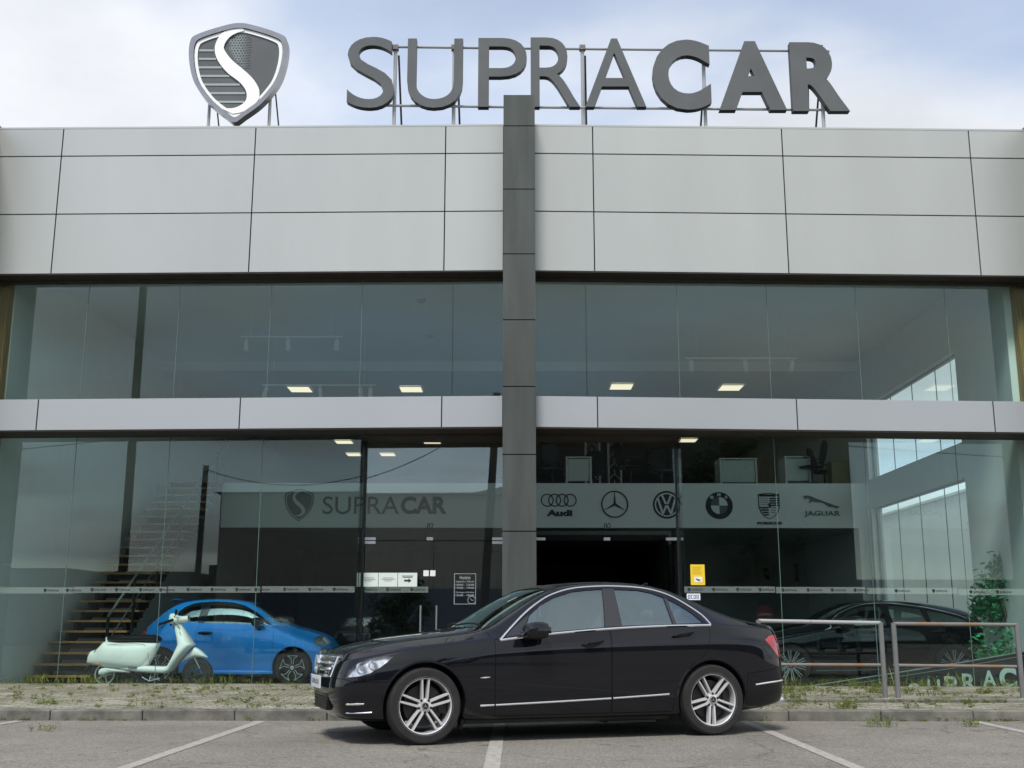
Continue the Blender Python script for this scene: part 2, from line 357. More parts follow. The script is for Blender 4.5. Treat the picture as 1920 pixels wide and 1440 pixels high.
def spl(pts, n=6, closed=False):
    P = [Vector(p) for p in pts]; Q = []; m_ = len(P)
    for i in range(m_ if closed else m_ - 1):
        g = (lambda j: P[j % m_]) if closed else (lambda j: P[min(max(j, 0), m_ - 1)])
        p0, p1, p2, p3 = g(i - 1), g(i), g(i + 1), g(i + 2)
        for k in range(n):
            t = k / n; Q.append(.5 * ((2 * p1) + (p2 - p0) * t + (2 * p0 - 5 * p1 + 4 * p2 - p3) * t * t + (3 * p1 - p0 - 3 * p2 + p3) * t ** 3))
    if not closed: Q.append(P[-1])
    return Q
def sag(x): return -.0085 * abs(x) if x < 0 else -.0105 * x
def shear(o):
    for v in o.data.vertices: v.co.z += sag(v.co.x)
# ================================================================ SETTING
YG, YF, YB, YP = 17.4, 17.06, 16.9, 16.55
g = MB(); g.add([(-160, -160, 0), (160, -160, 0), (160, 160, 0), (-160, 160, 0)], [(0, 1, 2, 3)])
tag(g.build('ground', M['asphalt']), kind='structure')
KX, KX2 = 12.78, 12.62
# pavement slab rising slightly towards the glass
pv = MB(); zk = .108 + (13.9 - 12.92) / 4.44 * .057; ux = 2.6
pv.add([(-40, 12.92, .108), (ux, 12.92, .108), (ux, 17.36, .165), (-40, 17.36, .165)], [(0, 1, 2, 3)]); pv.add([(ux, 12.92, .108), (40, 12.92, .108), (40, 13.9, zk), (ux, 13.9, zk)], [(0, 1, 2, 3)])
tag(pv.build('pavement', M['paving']), kind='structure')
kb = MB(); x = -40.0
while x < 40:
    dz = random.uniform(-.004, .004); kb.box(x + .004, x + .996, 12.72 + random.uniform(-.004, .004), 12.915, -.05, .112 + dz); x += 1.0
tag(kb.build('kerb', M['kerb'], bevel=.012), kind='structure')
# raised pavement strip on the right, with its own kerb
ux = 2.6
up = MB(); up.add([(ux, 14.03, .152), (40, 14.03, .152), (40, 17.37, .135), (ux, 17.37, .135), (ux, 14.03, .09), (40, 14.03, .09), (40, 17.37, .09), (ux, 17.37, .09)],
                  [(0, 1, 2, 3), (0, 4, 5, 1), (1, 5, 6, 2), (2, 6, 7, 3), (3, 7, 4, 0)])
tag(up.build('raised_pavement', M['paving']), kind='structure')
k2 = MB(); x = ux
while x < 30:
    k2.box(x + .003, x + .997, 13.90 + random.uniform(-.004, .004), 14.026, .08, .156 + random.uniform(-.003, .003)); x += 1
tag(k2.build('raised_kerb', M['kerb'], bevel=.01), kind='structure')
def line(p0, p1, w_, ext=0):
    a = atz(*p0, 0); b = atz(*p1, 0); d = (b - a).normalized(); b = b + d * ext; s_ = Vector((-d.y, d.x, 0)) * w_ / 2
    mb = MB(); n = 24; vs = []
    for i in range(n + 1):
        p = a.lerp(b, i / n); e1 = random.uniform(-.006, .006); e2 = random.uniform(-.006, .006)
        vs += [p - s_ * (1 + e1 * 8), p + s_ * (1 + e2 * 8)]
    mb.add([(v.x, v.y, .004) for v in vs], [(2 * i, 2 * i + 1, 2 * i + 3, 2 * i + 2) for i in range(n)])
    tag(mb.build('parking_line', M['line']), kind='structure')
line((490, 1352.5), (235, 1440), .11, 4); line((937, 1354), (922, 1440), .12, 4); line((1394, 1352.5), (1606, 1440), .11, 4)
line((1828, 1353), (1921, 1373), .12, 5); line((38, 1352), (0, 1358), .12, 5)
# ================================================================ BUILDING
B = empty('showroom_building', (0, YG, 0), 0, 'grey panelled car showroom with two glazed storeys and a dark central pillar', 'building')
def bpart(mb, name, mats, **k):
    me_o = mb.build(name, mats, None, **k)
    for v in me_o.data.vertices: v.co.y -= YG
    me_o.parent = B
    return me_o
XL = at(943, 600, YP).x; XR = at(1004, 600, YP).x       # central pillar
XE = 8.36                                              # inner face of the end pilasters
def Z(py, Y, px=973): return at(px, py, Y).z
fz = [Z(234, YF), Z(287, YF), Z(395.5, YF), Z(507.5, YF)]
GAP = .009
def panels(mb, xs, zs, y0, y1):
    for i in range(len(xs) - 1):
        for j in range(len(zs) - 1):
            mb.box(xs[i] + GAP, xs[i + 1] - GAP, y0, y1, zs[j + 1] + GAP, zs[j] - GAP)
fas = MB()
xl = [-XE] + [at(p, 238, YF).x for p in (120, 480, 836)] + [XL]
xr = [XR] + [at(p, 240, YF).x for p in (1111, 1465, 1815)] + [XE]
panels(fas, xl, fz, YF, YF + .03); panels(fas, xr, fz, YF, YF + .03)
fo = bpart(fas, 'fascia', M['panel'], bevel=.003); shear(fo)
bk = MB()
for a, b in ((-XE, XL), (XR, XE)):
    bk.box(a, b, YF + .031, YG + .2, fz[3] + .02, fz[0] - .02)
o = bpart(bk, 'fascia_backing', M['seam']); shear(o)
cp = MB()
for a, b in ((-XE, XL), (XR, XE)): cp.box(a, b, YF - .004, YG + .25, fz[0] - .018, fz[0] + .012)
o = bpart(cp, 'roof_coping', M['panel']); shear(o)
sf = MB()
for a, b in ((-XE, XL), (XR, XE)):
    sf.box(a, b, YF + .01, YG + .05, fz[3] - .012, fz[3] + .019)
    sf.box(a, b, YG - .03, YG + .05, Z(526, YG), fz[3] - .013)
o = bpart(sf, 'soffit', M['soffit']); shear(o)
# floor band
bz = [Z(741, YB), Z(801, YB)]
xl2 = [-XE] + [at(p, 775, YB).x for p in (70, 449.5, 828)] + [XL]
xr2 = [XR] + [at(p, 775, YB).x for p in (1120.5, 1494.5, 1863.5)] + [XE]
fb = MB(); panels(fb, xl2, bz, YB, YB + .03); panels(fb, xr2, bz, YB, YB + .03)
o = bpart(fb, 'floor_band', M['band'], bevel=.003); shear(o)
island_tone(M['band'], .03)
bb = MB()
for a, b in ((-XE, XL), (XR, XE)):
    bb.box(a, b, YB + .031, YG + .12, bz[1] + .02, bz[0] - .006)
    bb.box(a, b, YB + .012, YG + .1, bz[1] - .012, bz[1] + .019)
    bb.box(a, b, YG - .05, YG + .06, Z(812, YG), bz[1] - .013)
o = bpart(bb, 'band_soffit', M['soffit']); shear(o)
# pillar
pz = [Z(p, YP) for p in (178, 236, 354.5, 476, 599.5, 724.5, 852, 996, 1130)] + [.12]
pl = MB()
for i in range(len(pz) - 1):
    pl.box(XL, XR, YP, YP + .03, pz[i + 1] + .008, pz[i] - .008 * (i > 0))
    pl.box(XL, XL + .02, YP + .031, YG + .5, pz[i + 1] + .008, pz[i] - .008 * (i > 0)); pl.box(XR - .02, XR, YP + .031, YG + .5, pz[i + 1] + .008, pz[i] - .008 * (i > 0))
bpart(pl, 'pillar', M['darkpanel'])
pc = MB(); pc.box(XL + .021, XR - .021, YP + .032, YG + .45, .05, pz[0] - .004)
bpart(pc, 'pillar_core', M['seam'])
for s_ in (-1, 1):
    ep = MB(); a, b = sorted((s_ * XE, s_ * (XE + .75)))
    zz = [fz[0] + .03, fz[1], fz[2], fz[3], 5.6, bz[0], 3.0, 2.0, 1.0, .1]
    for i in range(len(zz) - 1): ep.box(a, b, 15.7, YG + .5, zz[i + 1] + .007, zz[i] - .007)
    bpart(ep, 'end_pilaster', M['darkpanel'])
    sl_ = MB(); a, b = sorted((s_ * (XE - .003), s_ * (XE - .25))); k = 0
    sl_.box(a, b, YG + .14, YG + .3, .18, fz[3] - .03, 0)
    for k in range(9):
        xx = a + (b - a) * (k + .5) / 9; sl_.box(xx - .009, xx + .009, YG + .11, YG + .139, .18, fz[3] - .03, 0)
    o = bpart(sl_, 'wood_slat_panel', M['slat'])
# shell: roof, rear, side walls
XI = 8.0; ZC = atx(1590, 690, XI).z; YM = 25.5; YK = 47.0
sh = MB(); sh.box(-XI - .25, XI + .25, YG + .31, YK + .3, ZC + .02, ZC + .3); bpart(sh, 'roof_slab', M['seam'])
ce = MB(); ce.box(-XI - .09, XI, YG + .26, YM - .02, ZC - .03, ZC + .019); ce.box(-XI - .09, XI, YM + .1, YK, ZC - .12, ZC + .01); ce.box(-XI - .09, XI, YM - .019, YM + .099, ZC - .25, ZC + .015)
bpart(ce, 'ceiling', M['ceil'])
# dropped edge in front of the glass head
lw = MB(); lw.box(-XI - .30, -XI - .09, YG + .31, YK, 0, ZC + .018); bpart(lw, 'left_wall', M['wall'])
rw = MB(); wy0, wy1 = 19.55, 24.75; x0, x1 = XI, XI + .24
zu1, zu0, zl1, zl0 = atx(1795, 655, XI).z, atx(1803, 829, XI).z, atx(1815, 892, XI).z, 1.15
wy0 = atx(1806, 860, XI).y; wy1 = atx(1632, 930, XI).y
rw.box(x0, x1, YG + .31, wy0, 0, ZC + .018); rw.box(x0, x1, wy1, YK, 0, ZC + .018)
for a, b in ((0, zl0), (zl1, zu0), (zu1, ZC + .018)): rw.box(x0, x1, wy0 + .0001, wy1 - .0001, a, b)
bpart(rw, 'right_wall', M['wall'])
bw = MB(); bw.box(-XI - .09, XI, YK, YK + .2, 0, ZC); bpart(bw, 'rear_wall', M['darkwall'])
fl = MB(); fl.box(-XI - .09, XI, YG + .07, YK, -.02, .02); bpart(fl, 'showroom_floor', M['floor'])
for a, b, zz_ in ((-XE, at(668, 1270, YG).x, .185), (at(1285, 1270, YG).x, XE, .172)):
    si = MB(); si.box(a, b, YG - .035, YG + .07, .02, zz_); o = bpart(si, 'glass_sill', M['concrete'], bevel=.006); shear(o)
th_ = MB(); th_.box(at(668, 1270, YG).x + .001, XL, YG - .03, YG + .7, .02, .176); th_.box(XR, at(1285, 1270, YG).x - .001, YG - .03, YG + .7, .02, .176); bpart(th_, 'door_threshold', M['concrete'])
# side windows in the right wall
for (za, zb) in ((zl0, zl1), (zu0, zu1)):
    fr = MB(); gx = XI + .14
    for q in (0, 1): fr.box(gx - .03, gx + .03, wy0 if q == 0 else wy1 - .05, wy0 + .05 if q == 0 else wy1, za, zb)
    fr.box(gx - .03, gx + .03, wy0 + .051, wy1 - .051, za, za + .04); fr.box(gx - .03, gx + .03, wy0 + .051, wy1 - .051, zb - .04, zb)
    fo_ = bpart(fr, 'side_window_frame', M['signstripe'])
    n = 4; ww = (wy1 - wy0 - .1) / n
    for k in range(n):
        p = MB(); p.box(gx - .004, gx + .004, wy0 + .05 + k * ww + .006, wy0 + .05 + (k + 1) * ww - .006, za + .041, zb - .041); bpart(p, 'side_window_pane', M['sideglass'])
        if k:
            mj = MB(); mj.box(gx - .008, gx + .008, wy0 + .05 + k * ww - .0055, wy0 + .05 + k * ww + .0055, za + .041, zb - .041); bpart(mj, 'pane_joint', M['railgrey'])
# mezzanine
zm1, zm0 = at(1100, 906, YM).z, at(1100, 989.5, YM).z; XM = at(415, 950, YM).x
mz = MB(); mz.box(XM, XI - .001, YM, YM + .12, zm0, zm1, 0); bpart(mz, 'mezzanine_front', M['bandin'])
ms = MB(); ms.box(-XI - .089, XI - .002, YM + .121, YK - .001, zm1 - .32, zm1 - .03); ms.box(-5.0, XI - .002, YM + .122, YK - .001, zm0 + .01, zm0 + .06); bpart(ms, 'mezzanine_slab', M['greywall'])
# lower rear room: screen wall under the mezzanine
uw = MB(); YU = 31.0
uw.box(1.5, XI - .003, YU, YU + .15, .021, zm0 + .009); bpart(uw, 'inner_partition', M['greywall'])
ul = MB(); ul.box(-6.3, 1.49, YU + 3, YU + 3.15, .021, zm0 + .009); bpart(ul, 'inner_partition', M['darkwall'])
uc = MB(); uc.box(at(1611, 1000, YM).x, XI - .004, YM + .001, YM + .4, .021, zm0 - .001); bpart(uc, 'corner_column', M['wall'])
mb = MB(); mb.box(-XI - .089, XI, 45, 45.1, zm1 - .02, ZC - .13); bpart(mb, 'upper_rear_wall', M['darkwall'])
# ---- glazing: every pane a part
def pane(x0, x1, z0, z1, y, m_='glass', name='glass_pane', th=.012):
    p = MB(); p.box(x0 + .004, x1 - .004, y - th / 2, y + th / 2, z0, z1, 0)
    o = p.build(name, [M[m_], M['edge']])
    for f in o.data.polygons:
        if abs(f.normal.x) > .5 or abs(f.normal.z) > .5: f.material_index = 1
    for v in o.data.vertices: v.co.z += sag(v.co.x); v.co.y -= YG
    o.parent = B; return o
zu_t, zu_b = Z(524, YG), bz[0] - .05
for lst in ([-XE] + [at(p, 535, YG).x for p in (168, 338.5, 509.5, 680)] + [at(850, 535, YG).x, XL], [XR] + [at(p, 535, YG).x for p in (1098, 1268.5, 1436, 1602.5, 1769.5)] + [XE]):
    if lst[-1] - lst[-2] < .3: lst.pop(-2)
    for a, b in zip(lst, lst[1:]): pane(a, b, zu_b, zu_t, YG)
zl_t = Z(815, YG); XDL = at(671, 1000, YG).x; XDR = at(1281, 1000, YG).x
for lst in ([-XE] + [at(p, 900, YG).x for p in (138, 314, 490)] + [XDL], [XDR] + [at(p, 900, YG).x for p in (1454, 1624, 1796)] + [XE]):
    for a, b in zip(lst, lst[1:]): pane(a, b, .184, zl_t, YG)
# silicone joints drawn as thin greenish lines
for pxs, py_, z0_, z1_ in (((138, 314, 490, 1454, 1624, 1796), 900, .186, zl_t), ((168, 338.5, 509.5, 680, 1268.5, 1436, 1602.5, 1769.5), 535, zu_b, zu_t)):
    for p in pxs:
        X_ = at(p, py_, YG).x; jt = MB(); jt.box(X_ - .0032, X_ + .0032, YG - .007, YG + .007, z0_ + sag(X_), z1_ + sag(X_)); bpart(jt, 'pane_joint', M['edge'])
# ---- door recesses
YD = YG + .45; zdt = at(806, 1014, YD).z
for side in (0, 1):
    a, b = (XDL, XL) if side == 0 else (XR, XDR)
    rt = MB()
    if side == 0: rt.box(a - .006, a + .006, YG + .01, YD, .18, zl_t - .03)
    else: rt.box(b - .006, b + .006, YG + .01, YD, .18, zl_t - .03)
    bpart(rt, 'door_return_pane', M['doorglass'])
    hd = MB(); hd.box(a, b, YG - .02, YD + .1, zl_t - .035, Z(812, YG) - .001); bpart(hd, 'door_head', M['soffit'])
    jm = MB()
    if side == 0: jm.box(a + .008, a + .05, YD - .03, YD + .06, .18, zl_t - .036)
    else: jm.box(b - .035, b - .008, YD - .03, YD + .06, .18, zl_t - .036)
    bpart(jm, 'door_jamb', M['blackmetal'])
    ia, ib = (a + .052, b) if side == 0 else (a, b - .037)
    tp = MB(); tp.box(ia, ib, YD - .006, YD + .006, zdt + .006, zl_t - .038); bpart(tp, 'door_transom', M['doorglass' if side == 0 else 'transomglass'])
    mid = (ia + ib) / 2
    if side == 0:
        for q in (0, 1):
            x0_, x1_ = (ia + .004, mid - .003) if q == 0 else (mid + .003, ib - .004)
            dr = MB(); dr.box(x0_, x1_, YD - .005, YD + .005, .185, zdt - .006); d_ = bpart(dr, 'glass_door', M['doorglass'])
            hx = at(788.5 if q == 0 else 818.5, 1160, YD - .06).x; h = MB(); h.tube([(hx, YD - .07 - YG, .62), (hx, YD - .07 - YG, at(788, 1135, YD - .07).z)], .016, 10)
            for zz_ in (.75, at(788, 1140, YD).z - .04): h.tube([(hx, YD - .07 - YG, zz_), (hx, YD + .0 - YG, zz_)], .008, 8)
            ho = h.build('door_handle', M['steel'], d_, smooth=True)
            k_ = at(799 if q == 0 else 811.5, 1075, YD).x; lk = MB(); kz = at(799, 1075, YD).z; lk.box(k_ - .042, k_ + .042, YD - .012 - YG, YD - .0055 - YG, kz - .045, kz + .045); lk.build('lock_plate', M['white'], d_, bevel=.003)
    else:
        # both leaves swung inwards, seen edge-on
        for q in (0, 1):
            x_ = ia + .05 if q == 0 else ib - .03
            dr = MB(); dr.box(x_ - .005, x_ + .005, YD + .03, YD + 1.05, .185, zdt - .01); d_ = bpart(dr, 'glass_door', M['doorglass'])
            h = MB(); hx = x_ + (.05 if q == 0 else -.05); h.tube([(hx, YD + .95 - YG, .7), (hx, YD + .95 - YG, 1.5)], .014, 8); h.build('door_handle', M['steel'], d_, smooth=True)
    w_ = .17; mx_ = at(806, 1014, YD).x if side == 0 else at(1138, 1014, YD).x
    bits = [(ia, ia + w_, .008, .05), (ib - w_, ib, .008, .05), (mx_ - .05, mx_ + .05, .006, .052)] + ([(ia, ia + w_, -.05, -.008), (ib - w_, ib, -.05, -.008)] if side == 0 else [])
    for u0, u1, v0, v1 in bits: pt = MB(); pt.box(u0, u1, YD - .016, YD + .016, zdt + v0, zdt + v1); bpart(pt, 'patch_fitting', M['steel'], bevel=.002)
    nb = MB(); c_ = at(807 if side == 0 else 1138.5, 986, YD)
    text_fit(nb, '82' if side == 0 else '80', c_.x - .055, c_.x + .055, c_.z - .045, c_.z + .045, YD - .010 - YG, .02, .003); nb.build('door_number', M['decal'], B)
# black box added behind the open door, its colour painting the unlit room's darkness
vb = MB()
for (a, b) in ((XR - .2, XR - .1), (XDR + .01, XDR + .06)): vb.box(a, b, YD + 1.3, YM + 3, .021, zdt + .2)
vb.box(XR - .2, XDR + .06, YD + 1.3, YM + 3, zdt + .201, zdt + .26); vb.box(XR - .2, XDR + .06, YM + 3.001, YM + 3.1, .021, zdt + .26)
bpart(vb, 'doorway_dark_box', M['black'])
# ---- frosted safety stripe with repeated emblem
def shield_pts(cx, cz, w_, h_):
    P = [(0, .5), (.25, .42), (.5, .32), (.5, .1), (.42, -.12), (.22, -.36), (0, -.5), (-.22, -.36), (-.42, -.12), (-.5, .1), (-.5, .32), (-.25, .42)]
    return [(cx + a * w_, cz + b * h_) for a, b in P]
def stripe(px0, px1, py, Y, marks):
    a, b = at(px0, py, Y).x, at(px1, py, Y).x; z = at((px0 + px1) / 2, py, Y).z
    s_ = MB(); s_.box(a, b, Y - .0095, Y - .0075, z - .046, z + .046); o = s_.build('frosted_stripe', M['frost'])
    for v in o.data.vertices: v.co.y -= YG
    o.parent = B
    for m_ in marks:
        d = MB(); c_ = at(m_, py, Y); d.prism(shield_pts(c_.x, z, .048, .056), Y - .0115 - YG, Y - .0100 - YG)
        text_fit(d, 'SUPRACAR', c_.x + .035, c_.x + .21, z - .014, z + .014, Y - .0115 - YG, .01, .001)
        d.build('printed_mark', M['decal'], o)
stripe(0, 138, 1107, YG, [85, 127]); stripe(139, 313, 1106, YG, [173, 219, 264, 308 - 6]); stripe(315, 488, 1105.5, YG, [353, 398, 444, 480]); stripe(491, 665, 1105, YG, [534, 581, 627])
stripe(684, 803, 1105.5, YD, [683, 727, 772]); stripe(1283, 1453, 1105.5, YG, [1292, 1338, 1383, 1425]); stripe(1455, 1622, 1106.5, YG, [1468, 1515, 1560, 1603])
stripe(1625, 1794, 1108, YG, [1680, 1750]); stripe(1797, 1925, 1110, YG, [1820, 1870])
# ---- notices stuck to the glass (things)
def sticker(name, px0, py0, px1, py1, Y, mat, label, cat, extra=None, group=None):
    a = at(px0, py0, Y); b = at(px1, py1, Y); c_ = ((a.x + b.x) / 2, Y - .009, (a.z + b.z) / 2)
    m_ = MB(); hw, hh = (b.x - a.x) / 2, (a.z - b.z) / 2; m_.box(-hw, hw, -.001, .001, -hh, hh)
    o = m_.build(name, mat, None, loc=c_); tag(o, label, cat, group)
    if extra: extra(o, hw, hh)
    return o
def t_extra(rows, m_='decal', name='lettering'):
    def f(o, hw, hh):
        d = MB()
        for (s_, u0, u1, v0, v1) in rows: text_fit(d, s_, u0 * hw, u1 * hw, v0 * hh, v1 * hh, -.0035, .015, .001)
        d.build(name, M[m_], o)
    return f
YS = YD - .004
def ar(o, hw, hh):
    d = MB(); d.prism([(-.35 * hw, -.25 * hh), (.1 * hw, -.25 * hh), (.1 * hw, -.45 * hh), (.4 * hw, -.12 * hh), (.1 * hw, .2 * hh), (.1 * hw, 0), (-.35 * hw, 0)], -.004, -.003)
    d.box(-.6 * hw, .6 * hw, -.004, -.003, .5 * hh, .58 * hh); d.box(-.5 * hw, .5 * hw, -.004, -.003, .3 * hh, .38 * hh); d.build('printed_arrow', M['decal'], o)
def ln(o, hw, hh):
    d = MB()
    for k, ww_ in enumerate((.55, .7, .4)): d.box(-ww_ * hw, ww_ * hw, -.004, -.003, (.25 - .22 * k) * hh, (.30 - .22 * k) * hh)
    d.build('printed_text', M['railgrey'], o)
sticker('paper_notice', 673, 1074, 709, 1100, YS, M['paper'], 'pale paper notice at the left end of the row taped inside the door', 'notice', ln)
sticker('paper_notice', 710.5, 1074, 745, 1100, YS, M['paper'], 'middle one of three pale paper notices taped inside the left door', 'notice', ln)
sticker('paper_notice', 746.5, 1074, 782, 1100, YS, M['paper'], 'pale paper notice with a black arrow pointing right', 'notice', ar)
def hor(o, hw, hh):
    d = MB(); t_ = .007
    for a in ((-hw, hw, hh - t_, hh), (-hw, hw, -hh, -hh + t_)): d.box(a[0], a[1], -.004, -.003, a[2], a[3])
    for a in ((-hw, -hw + t_), (hw - t_, hw)): d.box(a[0], a[1], -.004, -.003, -hh + t_ + .0005, hh - t_ - .0005)
    for s_, u, v0, v1 in (('Horário', .5, .62, .86), ('Segunda a Sábado', .85, .40, .54), ('10h00 - 13h00', .85, .2, .33), ('14h00 - 19h00', .85, .0, .13), ('Domingos e Feriados', .85, -.3, -.17), ('15h00 - 18h00', .85, -.48, -.35)):
        text_fit(d, s_, -u * hw, u * hw, v0 * hh, v1 * hh, -.004, .01, .001)
    pts = [(.62 * hw + .06 * math.cos(a), -.74 * hh + .06 * math.sin(a)) for a in [rad(x_) for x_ in range(0, 361, 15)]]
    d.tube([(p[0], -.0035, p[1]) for p in pts if p[0] < hw * .97 and p[1] > -hh * .97], .005, 6)
    d.tube([(.62 * hw - .02, -.0035, -.74 * hh + .03), (.62 * hw, -.0035, -.74 * hh), (.62 * hw + .035, -.0035, -.74 * hh)], .005, 6)
    d.build('lettering', M['signstripe'], o); o.data.clear_geometry(); mm_ = MB(); mm_.tube([(-hw, 0, -hh), (hw, 0, -hh), (hw, 0, hh), (-hw, 0, hh), (-hw, 0, -hh)], .003, 4); fm = mm_.mesh(); o.data = fm; fm.materials.append(M['signstripe'])
sticker('opening_hours_sign', 852, 1075.5, 892, 1133, YS, glassmat('clear_film', (.9, .9, .9), 1.2), 'opening hours lettered in white inside a thin frame on the door', 'sign', hor)
def yel(o, hw, hh):
    d = MB(); d.box(-.5 * hw, .62 * hw, -.003, -.002, -.72 * hh, -.2 * hh, 0)
    d.prism([(-.25 * hw, -.35 * hh), (.2 * hw, -.48 * hh), (.35 * hw, -.42 * hh), (.3 * hw, -.56 * hh), (.1 * hw, -.62 * hh), (-.3 * hw, -.42 * hh)], -.005, -.004, mi=1)
    for k in range(5): d.box(-.7 * hw, (.6 - .1 * (k % 3)) * hw, -.003, -.002, (.72 - .16 * k) * hh, (.75 - .16 * k) * hh, 2)
    d.build('camera_symbol', [M['white'], M['decal'], pm('ochre_print', (.4, .25, .02))], o)
sticker('security_notice', 1294, 1058.5, 1322, 1097, YG, M['yellow'], 'yellow video surveillance notice on the glass right of the open door', 'notice', yel)
def blu(o, hw, hh):
    d = MB()
    for k in range(4):
        x_ = (-.82 + .42 * k) * hw; d.box(x_, x_ + .32 * hw, -.003, -.002, -.6 * hh, -.42 * hh); d.box(x_, x_ + .32 * hw, -.003, -.002, .42 * hh, .6 * hh)
        d.box(x_, x_ + .09 * hw, -.003, -.002, -.4 * hh, .4 * hh); 
        if k != 1: d.box(x_ + .23 * hw, x_ + .32 * hw, -.003, -.002, -.4 * hh, .4 * hh)
    d.build('blue_print', M['blue'], o)
sticker('small_sticker', 1287.5, 1113, 1313, 1125, YG, M['white'], 'small white sticker with blue print below the frosted stripe', 'sticker', blu)
# ---- wall lettering and emblems on the mezzanine front
def emb_root(name, label):
    return empty(name, (0, YM - .001, 0), 0, label, 'emblem')
def bt(s, px0, px1, py0, py1, mb_, off=0, depth=.02, Y=None, org=(0, 0)):
    Y = Y or YM; a = at(px0, py0, Y); b = at(px1, py1, Y)
    text_fit(mb_, s, a.x, b.x, b.z, a.z, -.022, off, .02)
def S_logo(mb_, cx, cz, W, H, y0, y1, mi_s=0):
    # the S ribbon of the shield emblem in unit coordinates (-.5..5)
    Lp = [(.03, .455), (-.15, .42), (-.225, .32), (-.24, .22), (-.20, .11), (-.10, -.01), (.02, -.10), (.09, -.18), (.11, -.255), (.09, -.31), (.03, -.355), (-.05, -.375), (-.17, -.362)]
    Rp = [(.05, .425), (-.03, .40), (-.10, .355), (-.145, .28), (-.14, .22), (-.06, .12), (.05, .03), (.15, -.06), (.215, -.15), (.235, -.22), (.22, -.30), (.10, -.40), (-.02, -.43)]
    A = spl([(a, 0, b) for a, b in Lp], 4); Bp = spl([(a, 0, b) for a, b in Rp], 4)
    n = len(A); vs = []
    for p in A + Bp: vs.append((cx + p.x * W, y0, cz + p.z * H))
    for p in A + Bp: vs.append((cx + p.x * W, y1, cz + p.z * H))
    fs = []
    for i in range(n - 1):
        fs += [(i, i + 1, n + i + 1, n + i), (2 * n + i, 3 * n + i, 3 * n + i + 1, 2 * n + i + 1), (i, 2 * n + i, 2 * n + i + 1, i + 1), (n + i, n + i + 1, 3 * n + i + 1, 3 * n + i)]
    fs += [(0, n, 3 * n, 2 * n), (n - 1, 3 * n - 1, 4 * n - 1, 2 * n - 1)]
    mb_.add(vs, fs, mi_s)
SH = [(0, .5), (.10, .488), (.30, .43), (.44, .375), (.485, .33), (.5, .23), (.485, .08), (.44, -.08), (.37, -.20), (.25, -.34), (.10, -.455), (0, -.52), (-.10, -.455), (-.25, -.34), (-.37, -.20), (-.44, -.08), (-.485, .08), (-.5, .23), (-.485, .33), (-.44, .375), (-.30, .43), (-.10, .488)]
def shp(k=1.0, kx=None):
    kx = kx or k; return [(p.x, p.z) for p in spl([(a * kx, 0, b * k) for a, b in SH], 4, True)]
def ring(mb_, outer, inner, y0, y1, mi=0):
    n = len(outer); vs = [(a, y0, b) for a, b in outer] + [(a, y0, b) for a, b in inner] + [(a, y1, b) for a, b in outer] + [(a, y1, b) for a, b in inner]; fs = []
    for i in range(n):
        j = (i + 1) % n; fs += [(i, j, n + j, n + i), (2 * n + i, 3 * n + i, 3 * n + j, 2 * n + j), (i, 2 * n + i, 2 * n + j, j), (n + i, n + j, 3 * n + j, 3 * n + i)]
    mb_.add(vs, fs, mi)
def sc(P, cx, cz, W, H): return [(cx + a * W, cz + b * H) for a, b in P]
e = emb_root('wall_lettering', 'dark SUPRACAR lettering with shield emblem on the balcony front')
a_, b_ = at(535, 917, YM), at(587, 976, YM); cx, cz, W, H = (a_.x + b_.x) / 2, (a_.z + b_.z) / 2, b_.x - a_.x, a_.z - b_.z
d = MB(); ring(d, sc(shp(1), cx, cz, W, H), sc(shp(.93), cx, cz, W, H), -.02, 0)
d.prism(sc(shp(.86), cx, cz, W, H), -.012, 0); S_logo(d, cx, cz + .01, W * .95, H * .92, -.022, -.0125, 1); d.build('shield', [M['signgrey'], M['bandin']], e)
for s_, p0, p1, of in (('SUPRA', 606, 748, .0), ('CAR', 752, 838, .035)):
    d = MB(); bt(s_, p0, p1, 931, 964, d, of); d.build('letters', M['signgrey'], e)
def circ(cx, cz, r, n=36): return [(cx + r * math.cos(2 * math.pi * i / n), cz + r * math.sin(2 * math.pi * i / n)) for i in range(n)]
DK = M['decal']; px1 = (at(1001, 945, YM).x - at(1000, 945, YM).x)
# four rings
e = emb_root('car_emblem', 'four interlocked rings with a maker name on the balcony front'); d = MB()
for k, px in enumerate((1026, 1040, 1054, 1069)):
    c_ = at(px, 938, YM); ring(d, circ(c_.x, c_.z, 12.2 * px1), circ(c_.x, c_.z, 10.2 * px1), -.014 - .001 * k, -.001 - .001 * k)
bt('Audi', 1025, 1073, 956, 968, d, .05); d.build('emblem', DK, e)
e = emb_root('car_emblem', 'three pointed star in a thin ring on the balcony front'); d = MB(); c_ = at(1152.5, 945.5, YM)
ring(d, circ(c_.x, c_.z, 25.5 * px1), circ(c_.x, c_.z, 23.2 * px1), -.02, 0)
def star(mb_, cx, cz, r, y0, y1, mi=0, w_=.11):
    P = []
    for k in range(6):
        a = rad(90 + 60 * k); rr = r if k % 2 == 0 else r * w_; P.append((cx + rr * math.cos(a), cz + rr * math.sin(a)))
    mb_.prism(P, y0, y1, mi=mi)
star(d, c_.x, c_.z, 24 * px1, -.018, -.001); d.build('emblem', DK, e)
e = emb_root('car_emblem', 'round emblem with V above W on the balcony front'); d = MB(); c_ = at(1250, 946.5, YM); r = 26 * px1
d.prism(circ(c_.x, c_.z, r), -.010, 0, mi=0); ring(d, circ(c_.x, c_.z, r * .86), circ(c_.x, c_.z, r * .77), -.018, -.0105, 1)
